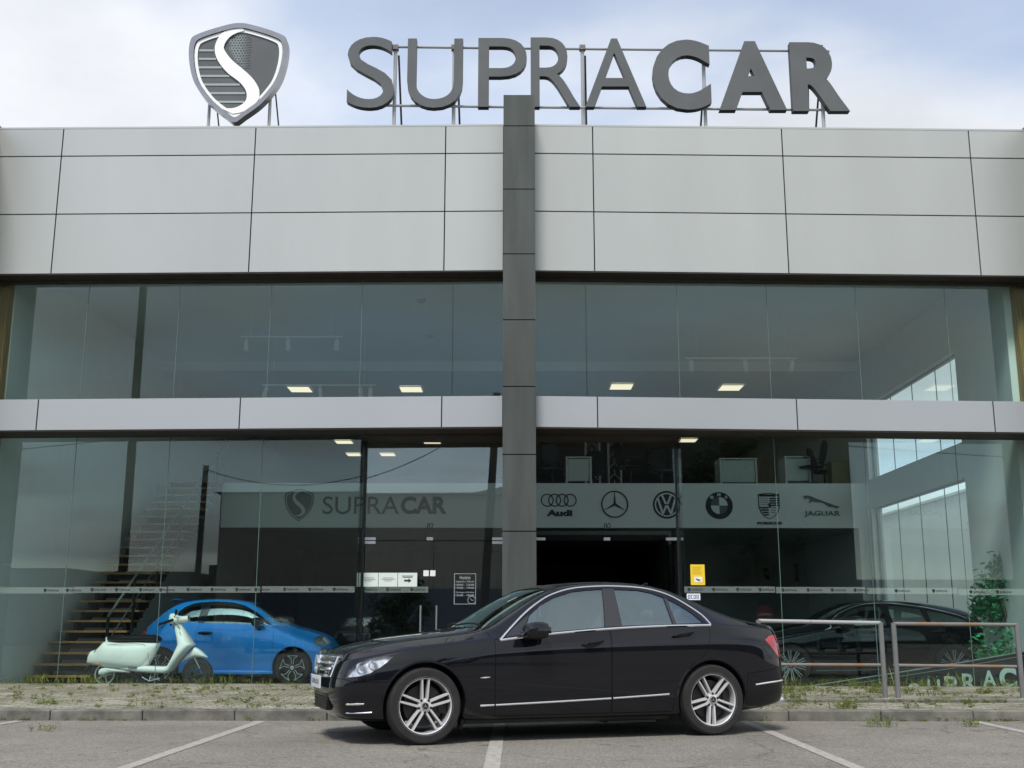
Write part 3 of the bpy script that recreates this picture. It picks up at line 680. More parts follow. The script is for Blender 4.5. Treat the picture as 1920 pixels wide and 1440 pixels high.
def bars(segs, w_, mi):
    for (x0_, z0_, x1_, z1_) in segs:
        p = Vector((c_.x + x0_ * r, c_.z + z0_ * r)); q = Vector((c_.x + x1_ * r, c_.z + z1_ * r)); dd = (q - p).normalized(); nn = Vector((-dd.y, dd.x)) * w_ * r / 2
        d.prism([tuple(p + nn), tuple(q + nn), tuple(q - nn), tuple(p - nn)], -.0185 - random.uniform(0, .001), -.0105, mi=mi)
bars([(-.34, .72, -.06, .06), (.34, .72, .06, .06), (-.62, .44, -.3, -.66), (.62, .44, .3, -.66), (-.3, -.66, -.02, -.04), (.3, -.66, .02, -.04)], .14, 1)
d.build('emblem', [DK, M['bandin']], e)
e = emb_root('car_emblem', 'quartered roundel with three letters on the balcony front'); d = MB(); c_ = at(1348.5, 948, YM); r = 25.5 * px1
d.prism(circ(c_.x, c_.z, r), -.008, 0, mi=0)
for k, mi in ((0, 1), (1, 2), (2, 1), (3, 2)):
    P = [(c_.x, c_.z)] + [(c_.x + .62 * r * math.cos(rad(90 * k + t)), c_.z + .62 * r * math.sin(rad(90 * k + t))) for t in range(0, 91, 10)]
    d.prism(P, -.014, -.0085, mi=mi)
for ch, ang in (('B', 130), ('M', 90), ('W', 50)):
    x_, z_ = c_.x + .8 * r * math.cos(rad(ang)), c_.z + .8 * r * math.sin(rad(ang)); h_ = .12 * r
    text_fit(d, ch, -h_, h_, -h_, h_, -.016, .03, .006, 1, fn=lambda p: (x_ + p[0] * math.cos(rad(ang - 90)) - p[2] * math.sin(rad(ang - 90)), p[1], z_ + p[0] * math.sin(rad(ang - 90)) + p[2] * math.cos(rad(ang - 90))))
d.build('emblem', [DK, M['bandin'], M['signgrey']], e)
e = emb_root('car_emblem', 'quartered crest with stripes and a small horse on the balcony front'); d = MB(); c_ = at(1442, 949, YM); W, H = 40 * px1, 50 * px1
CR = [(-.5, .45), (0, .5), (.5, .45), (.5, -.02), (.4, -.25), (.2, -.42), (0, -.5), (-.2, -.42), (-.4, -.25), (-.5, -.02)]
ring(d, sc(CR, c_.x, c_.z, W, H), sc([(a * .93, b * .94) for a, b in CR], c_.x, c_.z, W, H), -.012, 0)
d.box(c_.x - .44 * W, c_.x + .44 * W, -.012, -.001, c_.z + .36 * H, c_.z + .44 * H)
for k in range(4):
    d.box(c_.x + .03 * W, c_.x + .46 * W, -.012, -.001, c_.z + (.26 - .085 * k) * H, c_.z + (.31 - .085 * k) * H)
    d.box(c_.x - (.44 - .06 * k) * W, c_.x - .03 * W, -.012, -.001, c_.z - (.03 + .09 * k) * H, c_.z - (.09 + .09 * k) * H * .98)
    for q in range(3):
        t_ = (c_.x - .4 * W + .13 * W * q, c_.z + (.28 - .08 * k) * H); d.tube([(t_[0], -.008, t_[1]), (t_[0] + .04 * W, -.008, t_[1] + .03 * H), (t_[0] + .1 * W, -.008, t_[1])], .005, 5)
        t_ = (c_.x + .08 * W + .1 * W * q * (1 - .2 * k), c_.z - (.08 + .09 * k) * H)
        if k < 3: d.tube([(t_[0], -.008, t_[1]), (t_[0] + .03 * W, -.008, t_[1] + .03 * H), (t_[0] + .08 * W, -.008, t_[1])], .005, 5)
d.prism(sc([(-.08, -.1), (-.02, -.02), (-.06, .06), (.02, .1), (.06, .03), (.12, .02), (.08, -.05), (.1, -.1), (.03, -.06), (-.02, -.08)], c_.x, c_.z + .02 * H, W, H), -.02, -.013)
bt('PORSCHE', 1420, 1466, 978.5, 983.5, d, .03); d.build('emblem', DK, e)
e = emb_root('car_emblem', 'leaping big cat above a maker name on the balcony front'); d = MB()
JG = [(1255, 182), (1275, 170), (1315, 172), (1345, 180), (1400, 205), (1460, 225), (1510, 245), (1560, 262), (1600, 278), (1655, 292), (1625, 312), (1590, 298), (1540, 290), (1500, 268), (1470, 250), (1420, 242), (1385, 240), (1350, 232), (1330, 252), (1315, 245), (1335, 225), (1320, 205), (1290, 198), (1275, 210), (1272, 195)]
P = [at(1290 + a / 5.82, 900 + b / 5.82, YM) for a, b in JG]; d.prism([(p.x, p.z) for p in P], -.02, 0)
bt('JAGUAR', 1508, 1575, 958, 970, d, .0); d.build('emblem', M['signgrey'], e)
# ================================================================ ROOFTOP SIGN
YSN = 17.9
S = empty('rooftop_sign', (0, YSN, fz[0]), 0, 'big dark grey SUPRACAR letters on a rusty rooftop frame', 'sign')
Ls = [('S', 653, 738, 69, 202, 0), ('U', 765, 867, 72, 202, 0), ('P', 897, 988, 71, 200, 0), ('R', 995, 1088, 70, 200, 0), ('A', 1096, 1212, 72, 200, 0), ('C', 1222, 1335, 74, 205.5, .045), ('A', 1344, 1476, 77, 206, .045), ('R', 1480, 1594, 79, 208, .045)]
for ch, x0_, x1_, y0_, y1_, of in Ls:
    a, b = at(x0_, y0_, YSN - .12), at(x1_, y1_, YSN - .12); d = MB()
    text_fit(d, ch, a.x, b.x, b.z - fz[0], a.z - fz[0], -.12, of if of else -.002, .13, 0)
    o = d.build('letter', [M['signgrey'], M['signside']], S)
    for f in o.data.polygons:
        if abs(f.normal.y) < .5: f.material_index = 1
zs1, zs0 = at(1100, 88, YSN).z, at(1100, 198.5, YSN).z
fr = MB()
for zz in (zs1, zs0):
    p0, p1 = at(745, 0, YSN).x * 1.0, at(1590, 0, YSN).x
    xa = at(700, 150, YSN).x; xb = at(1560, 150, YSN).x
    fr.tube([(xa, .05, zz - fz[0] + .03), (0, .05, zz - fz[0]), (xb, .05, zz - fz[0] - .05)], .022, 6)
o = fr.build('sign_rail', M['galv'], S)
for px in (738, 850, 1094, 1324, 1546):
    x_ = at(px, 220, YSN).x; f2 = MB(); f2.tube([(x_, .07, -.6), (x_, .07, zs1 - fz[0] + .03)], .032, 8); f2.build('sign_post', M['galv'], S)
    f3 = MB(); f3.tube([(x_ + .05, .12, zs1 - fz[0] - .1), (x_ + (.12 if px < 1200 else -.06), .95, -.6)], .018, 6); f3.build('sign_brace', M['signside'], S)
    f4 = MB(); f4.box(x_ - .05, x_ + .05, .0, .1, zs1 - fz[0] - .04, zs1 - fz[0] + .045); f4.build('rusty_clamp', M['railrust'], S)
# shield
a, b = at(352, 44, YSN - .1), at(541, 236, YSN - .1); W, H = (b.x - a.x) * .93, (a.z - b.z) * .95; cxs, czs = (a.x + b.x) / 2, (a.z + b.z) / 2 + .03
Q = empty('shield_sign', (cxs, YSN - .1, czs), 0, 'grey rooftop shield with a white letter S, left of the big letters', 'sign')
def shs(k): return sc(shp(k), 0, 0, W, H)
mbk = MB(); ring(mbk, shs(1), shs(.90), -.05, .12); 
o = mbk.build('shield_rim', [pm('satin_rim', (.34, .335, .335), .28, metal=.85, var=.1), M['signside']], Q, smooth=True)
for f in o.data.polygons:
    if abs(f.normal.y) < .5 and f.center.z < .2 * H: pass
mbk = MB(); mbk.prism(shs(.895), .0, .06); mbk.build('shield_face', M['signgrey'], Q)
mbk = MB(); ring(mbk, shs(.89), shs(.825), -.022, -.002); mbk.build('white_border', M['signwhite'], Q)
mbk = MB()
for k in range(9):
    z_ = .315 - .088 * k; 
    if k == 0: continue
    # left edge of field at this height
    xl_ = -.40 + max(0, (-.02 - z_)) * .42 + (max(0, -.2 - z_)) * .45
    def sx(z): 
        pts = [(.32, -.225), (.22, -.24), (.11, -.20), (-.01, -.10), (-.10, .02), (-.18, .09), (-.255, .11), (-.31, .09), (-.4, 0)]
        for (za, xa), (zb, xb) in zip(pts, pts[1:]):
            if za >= z >= zb: return xa + (xb - xa) * (za - z) / (za - zb)
        return -.2
    mbk.box(xl_ * W, (sx(z_) - .012) * W, -.012, -.001, (z_ - .012) * H, (z_ + .009) * H)
mbk.build('pale_stripes', M['signstripe'], Q)
mbk = MB()
for r_ in range(14):
    for c_2 in range(10):
        x_ = -.145 + c_2 * .030 + (.015 if r_ % 2 else 0); z_ = .41 - r_ * .027
        if x_ > .115 or z_ > .405 - abs(x_) * .3: continue
        lim = [(.32, -.12), (.22, -.12), (.12, -.045), (.03, .065), (-.06, .165)]; ok = x_ > -.10 if z_ > .3 else False
        for (za, xa), (zb, xb) in zip(lim, lim[1:]):
            if za >= z_ >= zb: ok = x_ > xa + (xb - xa) * (za - z_) / (za - zb) + .02
        if z_ > .35: ok = x_ > -.05
        if not ok: continue
        k_ = max(.12, 1 - max(0, x_ - .0) / .12); hx = [(x_ * W + .0165 * W * math.cos(rad(60 * q + 30)), z_ * H + .0165 * H * math.sin(rad(60 * q + 30))) for q in range(6)]
        hi = [(x_ * W + (a_[0] - x_ * W) * (1 - .28 * k_), z_ * H + (a_[1] - z_ * H) * (1 - .28 * k_)) for a_ in hx]
        ring(mbk, hx, hi, -.006 - .0004 * ((r_ * 3 + c_2) % 5), -.001 - .00001 * ((r_ * 3 + c_2) % 5))
mbk.build('honeycomb', M['signstripe'], Q)
mbk = MB(); S_logo(mbk, 0, 0, W, H, -.034, -.023); mbk.build('letter_s', M['signwhite'], Q)
for px in (389, 503):
    x_ = at(px, 220, YSN).x - cxs; f2 = MB(); f2.tube([(x_, .18, -H * .75), (x_, .18, -.1)], .028, 8); f2.build('sign_post', M['galv'], Q)
    f3 = MB(); f3.tube([(x_ + .07, .2, -.2), (x_ + .16, .6, -H * .75)], .013, 6); f3.build('sign_brace', M['signside'], Q)
# ================================================================ INTERIOR THINGS
# staircase along the left wall
ST = empty('staircase', (-7.44, 19.3, .02), rad(-3.2), 'open staircase with wooden treads and black steel climbing inside the left glass', 'staircase')
nst = 23; rise = (zm1 - .02) / nst; run = (YM - 19.4) / nst
for k in range(nst):
    z = rise * (k + 1); y = run * k
    t = MB(); t.box(-.62, .62, y, y + .30, z - .035, z); t.build('tread', M['wood'], ST, bevel=.004)
t = MB()
for k in range(nst):
    z = rise * (k + 1); y = run * k; t.box(-.58, .58, y + .27, y + .285, z - .034 - .10, z - .036)
    for sx in (-.45, .45): t.box(sx - .03, sx + .03, y + .04, y + .26, z - .20, z - .036)
t.build('step_bracket', M['blackmetal'], ST)
for sx in (-.45, .45):
    t = MB(); t.prism([(0, -.02), (.25, -.02), (run * nst + .2, rise * nst - .25), (run * nst + .2, rise * nst - .02), (run * nst, rise * nst - .1)], sx - .03, sx + .03, 'x'); t.build('stringer', M['blackmetal'], ST)
t = MB(); t.tube([(.66, .1, rise + .95), (.66, run * nst, rise * nst + .95)], .022, 8)
t.tube([(.66, .1, rise + .5), (.66, run * nst, rise * nst + .5)], .012, 6); t.build('handrail', M['railgrey'], ST)
for k in range(0, nst, 4):
    t = MB(); t.box(.64, .68, run * k + .1, run * k + .14, rise * (k + 1) - .03, rise * (k + 1) + .95); t.build('rail_post', M['blackmetal'], ST)
# ceiling lights
ZL = ZC - .13
lights = [(562.5, 729, 0), (771, 729, 0), (1165, 724, 0), (1370, 726, 0), (645, 828, 1), (810, 828, 1), (1125, 825, 1), (1290, 825, 1), (664, 851.5, 2), (727, 851.5, 2)]
names = ['lit square ceiling lamp, leftmost in the upper storey glass', 'lit square ceiling lamp in the upper storey, just left of the pillar', 'lit square ceiling lamp in the upper storey, just right of the pillar', 'lit square ceiling lamp, rightmost in the upper storey glass',
         'lit square ceiling lamp seen above the glass edge left of the door', 'lit square ceiling lamp seen at the top of the left doorway', 'lit ceiling lamp above the white lattice screen', 'lit ceiling lamp right of the open doorway, high up',
         'lit ceiling lamp crossing the frame edge of the left doorway', 'lower lit ceiling lamp inside the left doorway']
for (px, py, r_), nm in zip(lights, names):
    d = ray(px, py); t_ = (ZL - 1) / d.z; p = Vector((d.x * t_, d.y * t_, ZL)); hw = .27 if r_ < 2 else .25
    q = empty('ceiling_light', (p.x, p.y, ZL), 0, nm, 'ceiling light', 'square lamps in the showroom ceiling')
    m_ = MB(); m_.box(-hw, hw, -.33, .33, -.018, -.012); m_.build('diffuser', M['lamp'], q)
    m_ = MB()
    for a in ((-hw - .02, -hw, -.35, .35), (hw, hw + .02, -.35, .35), (-hw, hw, -.35, -.33), (-hw, hw, .33, .35)): m_.box(a[0], a[1], a[2], a[3], -.022, .0)
    m_.build('frame', M['lampwhite'], q)
# track lights
def track(pxs, py, Y, lab, drop=.28):
    a, b = at(pxs[0], py, Y), at(pxs[-1], py, Y)
    q = empty('track_light', ((a.x + b.x) / 2, Y, a.z), 0, lab, 'track light', 'white spot tracks hanging in the showroom')
    m_ = MB(); hl = (b.x - a.x) / 2 + .1; m_.box(-hl, hl, -.02, .02, -.012, .012); m_.build('rail', M['lampwhite'], q)
    m_ = MB()
    for s_ in (-.8, .8): m_.tube([(hl * s_, 0, .012), (hl * s_, 0, ZC - a.z)], .004, 5)
    m_.build('hanger', M['lampwhite'], q)
    for px in pxs:
        x_ = at(px, py, Y).x - q.location.x; m_ = MB(); m_.tube([(x_, 0, -.012), (x_, 0, -.08)], .012, 6)
        dx = random.uniform(-.05, .05); m_.tube([(x_, 0, -.07), (x_ + dx, -.03, -.27)], .045, 12); m_.build('spot', M['lampwhite'], q, smooth=True)
track([462, 540, 632], 631.5, 21.2, 'white three spot track, higher one behind the left upper glass')
track([500, 600, 676, 695], 722, 23.3, 'white spot track low behind the left upper glass')
track([1295, 1396, 1485], 671.5, 21.6, 'white three spot track behind the right upper glass')
# floating ceiling discs / detectors
for px, py, lab in ((790, 562, 'small round detector on the ceiling nearer the glass left of the pillar'), (808, 628, 'small round detector deeper on the ceiling left of the pillar')):
    d = ray(px, py); t_ = (ZC - .03 - 1) / d.z; m_ = MB(); m_.lathe([(0, -.05), (.07, -.045), (.09, 0)], axis='z', n=20)
    tag(m_.build('smoke_detector', M['greywall'], None, smooth=True, loc=(d.x * t_, d.y * t_, ZC - .031)), lab, 'detector')
# white lattice screen and office furniture on the mezzanine
ZF = zm1 - .03
a, b = at(1096, 822, 30), at(1166, 905, 30)
LS = empty('lattice_screen', ((a.x + b.x) / 2, 30, ZF), 0, 'tall white lattice screen standing in the upper office', 'screen')
W_, H_ = b.x - a.x, 2.4; m_ = MB()
for x_ in (-W_ / 2, -W_ * .12, W_ * .12, W_ / 2 - .04): m_.box(x_, x_ + .05, -.02, .02, 0, H_)
for z_ in (0, H_ - .04): m_.box(-W_ / 2, W_ / 2, -.019, .021, z_, z_ + .04)
m_.build('frame', M['white'], LS); m_ = MB()
for s_ in (-1, 1):
    for k in range(8):
        z_ = .1 + k * .29; x0_ = s_ * W_ * .14; x1_ = s_ * (W_ / 2 - .03)
        m_.tube([(x0_, 0, z_), ((x0_ + x1_) / 2, 0, z_ + .16), (x1_, 0, z_)], .014, 4); m_.tube([((x0_ + x1_) / 2, 0, z_ + .16), ((x0_ + x1_) / 2, 0, z_ + .29)], .012, 4)
m_.build('lattice', M['white'], LS)
m_ = MB(); m_.box(-W_ * .11, W_ * .11, -.01, .01, .05, H_ - .05); m_.build('dark_infill', M['blackmetal'], LS)
def desk(x, y, wd, lab):
    q = empty('desk', (x, y, ZF), 0, lab, 'desk', 'white desks at the edge of the upper office')
    m_ = MB(); m_.box(-wd / 2, wd / 2, -.35, .35, .72, .75); m_.build('desk_top', M['white'], q, bevel=.004)
    for s_ in (-1, 1): m_ = MB(); a_, b_ = sorted((s_ * (wd / 2 - .01), s_ * (wd / 2 - .05))); m_.box(a_, b_, -.33, .33, 0, .719); m_.build('side_panel', M['white'], q)
    m_ = MB(); m_.box(-wd / 2 + .06, wd / 2 - .06, -.30, -.28, .18, .70); m_.build('front_panel', M['paper'], q)
    return q
desk(at(1084, 890, 26.6).x, 26.6, .62, 'narrow white desk left of the lattice screen'); desk(at(1380, 890, 26.8).x, 26.8, .9, 'low white desk in the middle of the right upper office')
desk(at(1490, 885, 26.5).x, 26.5, .62, 'white desk nearest the side window')
m_ = MB(); m_.box(-.2, .2, -.2, .2, 0, .62); m_.box(-.21, .21, -.21, .21, .621, .64)
tag(m_.build('side_cabinet', pm('beige_laminate', (.35, .30, .16), .6), None, loc=(at(1571, 885, 26.4).x, 26.4, ZF), bevel=.004), 'beige cabinet at the right end of the upper office', 'cabinet')
def chair(x, y, rz, lab, mesh=False):
    q = empty('office_chair', (x, y, ZF), rz, lab, 'office chair', 'black chairs in the upper office')
    m_ = MB(); m_.sweep([(-.22, .47, .03, .20), (0, .48, .045, .24), (.24, .48, .03, .2)], 12, e=3); m_.build('seat', M['blackmetal'], q, smooth=60)
    m_ = MB(); m_.sweep([(-.22, .52, .02, .18), (-.28, .75, .035, .23), (-.33, 1.0, .03, .22), (-.34, 1.08, .01, .12)], 12, e=3); m_.build('backrest', M['blackmetal'], q, smooth=60)
    m_ = MB(); m_.tube([(0, 0, .1), (0, 0, .45)], .025, 8)
    for k in range(5): m_.tube([(0, 0, .12), (.28 * math.cos(k * 1.257), .28 * math.sin(k * 1.257), .06)], .018, 6)
    m_.build('base', M['blackmetal'], q)
    for s_ in (-1, 1): m_ = MB(); m_.tube([(-.2, s_ * .24, .5), (-.15, s_ * .27, .68), (.1, s_ * .27, .69)], .015, 6); m_.build('armrest', M['blackmetal'], q)
    return q
chair(at(1037, 890, 26.4).x, 26.4, 1.2, 'black office chair next to the pillar, upper office'); chair(at(1112, 880, 27.2).x, 27.2, -1.8, 'black office chair in front of the lattice screen')
chair(at(1182, 880, 26.2).x, 26.2, .3, 'black office chair right of the lattice screen'); chair(at(1240, 885, 26.8).x, 26.8, -1.4, 'broad dark chair left of the glass door edge, upper office')
chair(at(1522, 880, 26.1).x, 26.1, 2.6, 'black office chair silhouetted against the bright side window')
chair(at(1545, 870, 26.9).x, 26.9, -.6, 'black office chair right of the desk near the side window')
# dark frames on the partition under the mezzanine
for px0, py0, px1, py1, lab in ((1431, 1066, 1442, 1087, 'squat dark vent on the grey inner wall under the balcony'), (1489, 1057, 1498, 1091, 'tall thin dark frame on the grey inner wall under the balcony')):
    a, b = at(px0, py0, YU - .02), at(px1, py1, YU - .02); m_ = MB(); hw, hh = (b.x - a.x) / 2, (a.z - b.z) / 2
    m_.box(-hw, hw, -.02, .02, -hh, hh); m_.box(-hw * .7, hw * .7, -.024, -.0205, -hh * .8, hh * .8)
    tag(m_.build('wall_frame', M['black'], None, loc=((a.x + b.x) / 2, YU - .021, (a.z + b.z) / 2)), lab, 'frame')
# potted plant inside right
def leafy(name, c, rx, ry, rz_, n, size, mat, parent=None, holes=0.3, seed=1, stems=True):
    R_ = random.Random(seed); m_ = MB(); cl = [(R_.gauss(0, .45), R_.gauss(0, .45), R_.uniform(-.95, .95), R_.uniform(.18, .4)) for _ in range(26)]
    k = 0
    while k < n:
        q = R_.choice(cl); p = Vector((q[0] + R_.gauss(0, q[3] * .55), q[1] + R_.gauss(0, q[3] * .55), q[2] + R_.gauss(0, q[3] * .5)))
        if p.length > 1.25: continue
        p = Vector((p.x * rx, p.y * ry, p.z * rz_)) + Vector(c); s_ = size * R_.uniform(.6, 1.3)
        a_ = Vector((R_.gauss(0, 1), R_.gauss(0, 1), R_.gauss(0, .6))).normalized(); b_ = a_.cross(Vector((R_.gauss(0, 1), R_.gauss(0, 1), R_.gauss(0, 1)))).normalized()
        m_.add([p - a_ * s_, p - b_ * s_ * .45 + a_ * s_ * .1, p + a_ * s_, p + b_ * s_ * .45 + a_ * s_ * .1], [(0, 1, 2, 3)]); k += 1
    return m_.build(name, mat, parent, fixn=False)
PX = at(1893, 1180, 18.6).x
PP = empty('potted_plant', (PX + .1, 18.75, .02), 0, 'bushy green indoor plant by the right end of the glass', 'plant')
m_ = MB(); m_.lathe([(0, 0), (.17, 0), (.22, .4), (.24, .42), (.24, .45), (.2, .45), (.19, .4), (0, .4)], axis='z', n=28); m_.build('pot', M['blackmetal'], PP, smooth=True)
m_ = MB()
for a in range(9): m_.tube([(0, 0, .4), (.1 * math.cos(a * 2), .1 * math.sin(a * 2), 1.0), (.3 * math.cos(a * 2), .25 * math.sin(a * 2), 1.35 + .06 * a)], [.012, .009, .004], 5)
m_.build('stem', M['bark'], PP); leafy('foliage', (-.05, 0, 1.2), .60, .38, .86, 3800, .052, M['leaf'], PP, seed=5)
# black banner lying slanted against the glass, lettered
cA = at(1500, 1287, YG + .1); 
def bpnt(px, py): p = at(px, py, YG + .14); return (p.x, p.z)
bn = MB(); BP = [bpnt(1490, 1291), bpnt(1640, 1268), bpnt(1800, 1243), bpnt(1925, 1221), bpnt(1925, 1320), bpnt(1490, 1320)]
ox, oz = bpnt(1700, 1300)
BN = empty('floor_banner', (ox, YG + .14, .02), 0, 'black slanted board with big pale SUPRACAR letters behind the right glass', 'banner')
bn.prism([(a - ox, max(b, .03) - .02) for a, b in BP], 0, .03); bn.build('board', pm('black_vinyl', (.018, .019, .022), .45, var=.2), BN)
ed = MB(); ed.tube([(a - ox, -.005, b - .02) for a, b in BP[:4]], .014, 6); ed.build('edge_roll', M['railgrey'], BN)
ed = MB(); ed.tube([(a - ox, -.003, b - .08) for a, b in BP[:4]], .006, 6); ed.build('seam', M['railgrey'], BN)
lt = MB()
for ch, px0, px1, pt_, pb in (('S', 1703, 1726, 1281, 1308), ('U', 1738, 1764, 1274, 1304), ('P', 1770, 1796, 1268, 1301), ('R', 1803, 1832, 1263, 1297), ('A', 1840, 1870, 1257, 1290), ('C', 1872, 1908, 1251, 1292)):
    a, b = bpnt(px0, pt_), bpnt(px1, pb)
    text_fit(lt, ch, a[0] - ox, b[0] - ox, b[1] - .02, a[1] - .02, -.006, .02 if ch != 'C' else .05, .004)
lt.build('banner_lettering', M['lettergrey'], BN)
# ================================================================ RAILINGS
def rail(name, pxs, px_l, px_r, ytl, ytr, yml, ymr, left_post, lab, seed):
    Yr = 14.12; pb = []
    a, b = at(px_l, ytl, Yr), at(px_r, ytr, Yr); c, d_ = at(px_l, yml, Yr), at(px_r, ymr, Yr)
    q = empty(name, (b.x, Yr, .152), 0, lab, 'railing', 'tube railings along the raised pavement')
    o_ = Vector((b.x, Yr, .152)); r_ = .0235
    m_ = MB(); m_.tube([a - o_, b - o_], r_, 14); m_.build('top_rail', M['railrust'] if seed else M['galv'], q, smooth=True)
    m_ = MB(); m_.tube([c - o_, d_ - o_], r_ * .85, 14); m_.build('lower_rail', M['railrust'], q, smooth=True)
    for x_ in ([a.x, b.x] if left_post else [b.x]):
        zt = (a.z if abs(x_ - a.x) < .01 else b.z) - .152
        m_ = MB(); m_.tube([(x_ - o_.x, 0, -.02), (x_ - o_.x, 0, zt + .012)], .031, 16); m_.build('post', M['railgrey'], q, smooth=True)
        m_ = MB(); m_.tube([(x_ - o_.x, 0, -.005), (x_ - o_.x, 0, .006)], .05, 16); m_.build('post_base', M['concrete'], q)
    return q
rail('tube_railing', None, 1422, 1651, 1164, 1168, 1246, 1247, True, 'grey tube railing whose left end is hidden by the black saloon', 0)
rail('tube_railing', None, 1675, 1906, 1169.5, 1171.5, 1247.5, 1250, True, 'rust streaked tube railing at the right edge of the pavement', 1)
# ================================================================ WEEDS
R_ = random.Random(11); wd = MB(); ws = MB()
def blade(m_, x, y, z, h, lean, w_=.006):
    a = R_.uniform(0, 6.28); dx, dy = math.cos(a), math.sin(a); p = Vector((x, y, z)); s_ = Vector((-dy, dx, 0)) * w_
    q1 = p + Vector((dx * lean * .4, dy * lean * .4, h * .6)); q2 = p + Vector((dx * lean, dy * lean, h))
    m_.add([p - s_, p + s_, q1 + s_ * .8, q2, q1 - s_ * .8], [(0, 1, 2, 3, 4)])
def tuft(x, y, z, n, h, r):
    for _ in range(n):
        xx, yy = x + R_.gauss(0, r), y + R_.gauss(0, r * .7); hh = h * R_.uniform(.35, 1.1); m_ = wd if R_.random() < .86 else ws
        blade(m_, xx, yy, z, hh, hh * R_.uniform(.1, .5), R_.uniform(.0012, .003))
        if hh > h * .4:
            for k in range(7):
                t_ = R_.uniform(.3, 1); c_ = Vector((xx, yy, z + hh * t_)) + Vector((R_.gauss(0, .012), R_.gauss(0, .012), 0)); s_ = R_.uniform(.004, .011)
                a_ = Vector((R_.gauss(0, 1), R_.gauss(0, 1), R_.gauss(0, .5))).normalized() * s_; b_ = a_.cross(Vector((R_.random(), R_.random(), R_.random()))).normalized() * s_ * .6
                wd.add([c_ - a_, c_ - b_, c_ + a_, c_ + b_], [(0, 1, 2, 3)])
def pz_(x, y): return (.152 - (y - 14.03) / 3.33 * .017) if (x > ux and y > 13.9) else .108 + (y - 12.92) / 4.44 * .057
for px, n, h in ((55, 50, .14), (72, 60, .17), (105, 40, .12), (118, 40, .13), (15, 40, .12), (164, 60, .16), (172, 50, .2), (190, 30, .12), (245, 30, .13), (325, 26, .15), (370, 35, .12), (405, 30, .14), (415, 22, .12), (452, 40, .18), (488, 20, .1),
                 (1470, 60, .2), (1512, 30, .11), (1550, 30, .12), (1585, 60, .15), (1605, 60, .13), (1640, 40, .14), (1662, 30, .28), (1712, 35, .14), (1745, 26, .2), (1790, 60, .22), (1782, 40, .14), (1850, 60, .12), (1885, 70, .12), (1735, 40, .15), (1690, 30, .12), (1905, 30, .1)):
    Y_ = YG - .08 - R_.uniform(0, .3); x_ = at(px, 1285, Y_).x; tuft(x_, Y_, pz_(x_, Y_), int(n * .40), h * 1.0, .11)
for px, py, n, h in ((282, 1320, 20, .07), (95, 1318, 30, .08), (85, 1345, 20, .07), (300, 1296, 20, .06), (395, 1296, 24, .08), (1650, 1338, 40, .13), (1490, 1315, 50, .1), (1580, 1325, 50, .09), (1600, 1326, 30, .07), (1508, 1300, 40, .12), (1640, 1302, 60, .12),
                     (1700, 1303, 40, .09), (1820, 1338, 25, .09), (1480, 1302, 50, .1), (1735, 1308, 30, .08), (1560, 1303, 30, .09), (1850, 1303, 50, .09), (1420, 1325, 30, .07)):
    p = atz(px, py, .13); tuft(p.x, p.y, min(pz_(p.x, p.y), .17) if p.y > 12.92 else .0, n, h, .07)
for _ in range(480):
    x_ = R_.uniform(-9, 9); y_ = R_.uniform(12.95, 17.3)
    if 13.88 < y_ < 14.05 and x_ > ux: continue
    tuft(x_, y_, pz_(x_, y_), R_.randint(3, 12), R_.uniform(.02, .06), .035)
for _ in range(60): x_ = R_.uniform(-9, 9); tuft(x_, 12.70, .0, R_.randint(2, 8), R_.uniform(.02, .05), .03)
for _ in range(60): x_ = R_.uniform(ux, 9); tuft(x_, 13.88, .12, R_.randint(4, 14), R_.uniform(.03, .07), .06)
o_ = wd.build('weeds', M['green'], fixn=False); tag(o_, 'green weeds growing between the paving stones and along the glass', 'weeds', kind='stuff')
o_ = ws.build('dry_grass', M['straw'], fixn=False); tag(o_, 'dry yellow grass stalks among the pavement weeds', 'grass', kind='stuff')
# grit on the asphalt
gr_ = MB()
for _ in range(900):
    x_, y_ = R_.uniform(-7, 7), R_.uniform(7.5, 12.7); s_ = R_.uniform(.002, .007)
    gr_.add([(x_ - s_, y_, .0005), (x_, y_ - s_, .0005), (x_ + s_, y_, .0005), (x_, y_ + s_, .0005), (x_, y_, .0005 + s_)], [(0, 1, 4), (1, 2, 4), (2, 3, 4), (3, 0, 4)])
tag(gr_.build('grit', pm('grit', (.16, .15, .13), .9, var=.5, vscale=30), fixn=False), 'loose grit scattered over the asphalt', 'grit', kind='stuff')
# ================================================================ OUTSIDE THE SIDE WINDOW
nw = MB()
RW = MB()
for k in range(16): RW.box(-152 + k * 19, -152 + k * 19 + 18.2, -46, -36 - (k % 3), 0, 3.4 + .9 * ((k * 5) % 4) * .5)
tag(RW.build('row_of_sheds', pm('brown_render', (.13, .12, .105), .85, var=.3, vscale=.3)), 'low dark sheds across the street, mirrored in the black car', 'buildings')
nw = MB(); nw.box(12.2, 12.5, 22, 60, 0, 4.55); nw.box(12.15, 12.55, 22, 60, 4.551, 4.62)
tag(nw.build('boundary_wall', pm('white_render', (.66, .70, .68), .8, var=.06, vscale=.6)), 'white rendered wall seen through the side windows', 'wall')
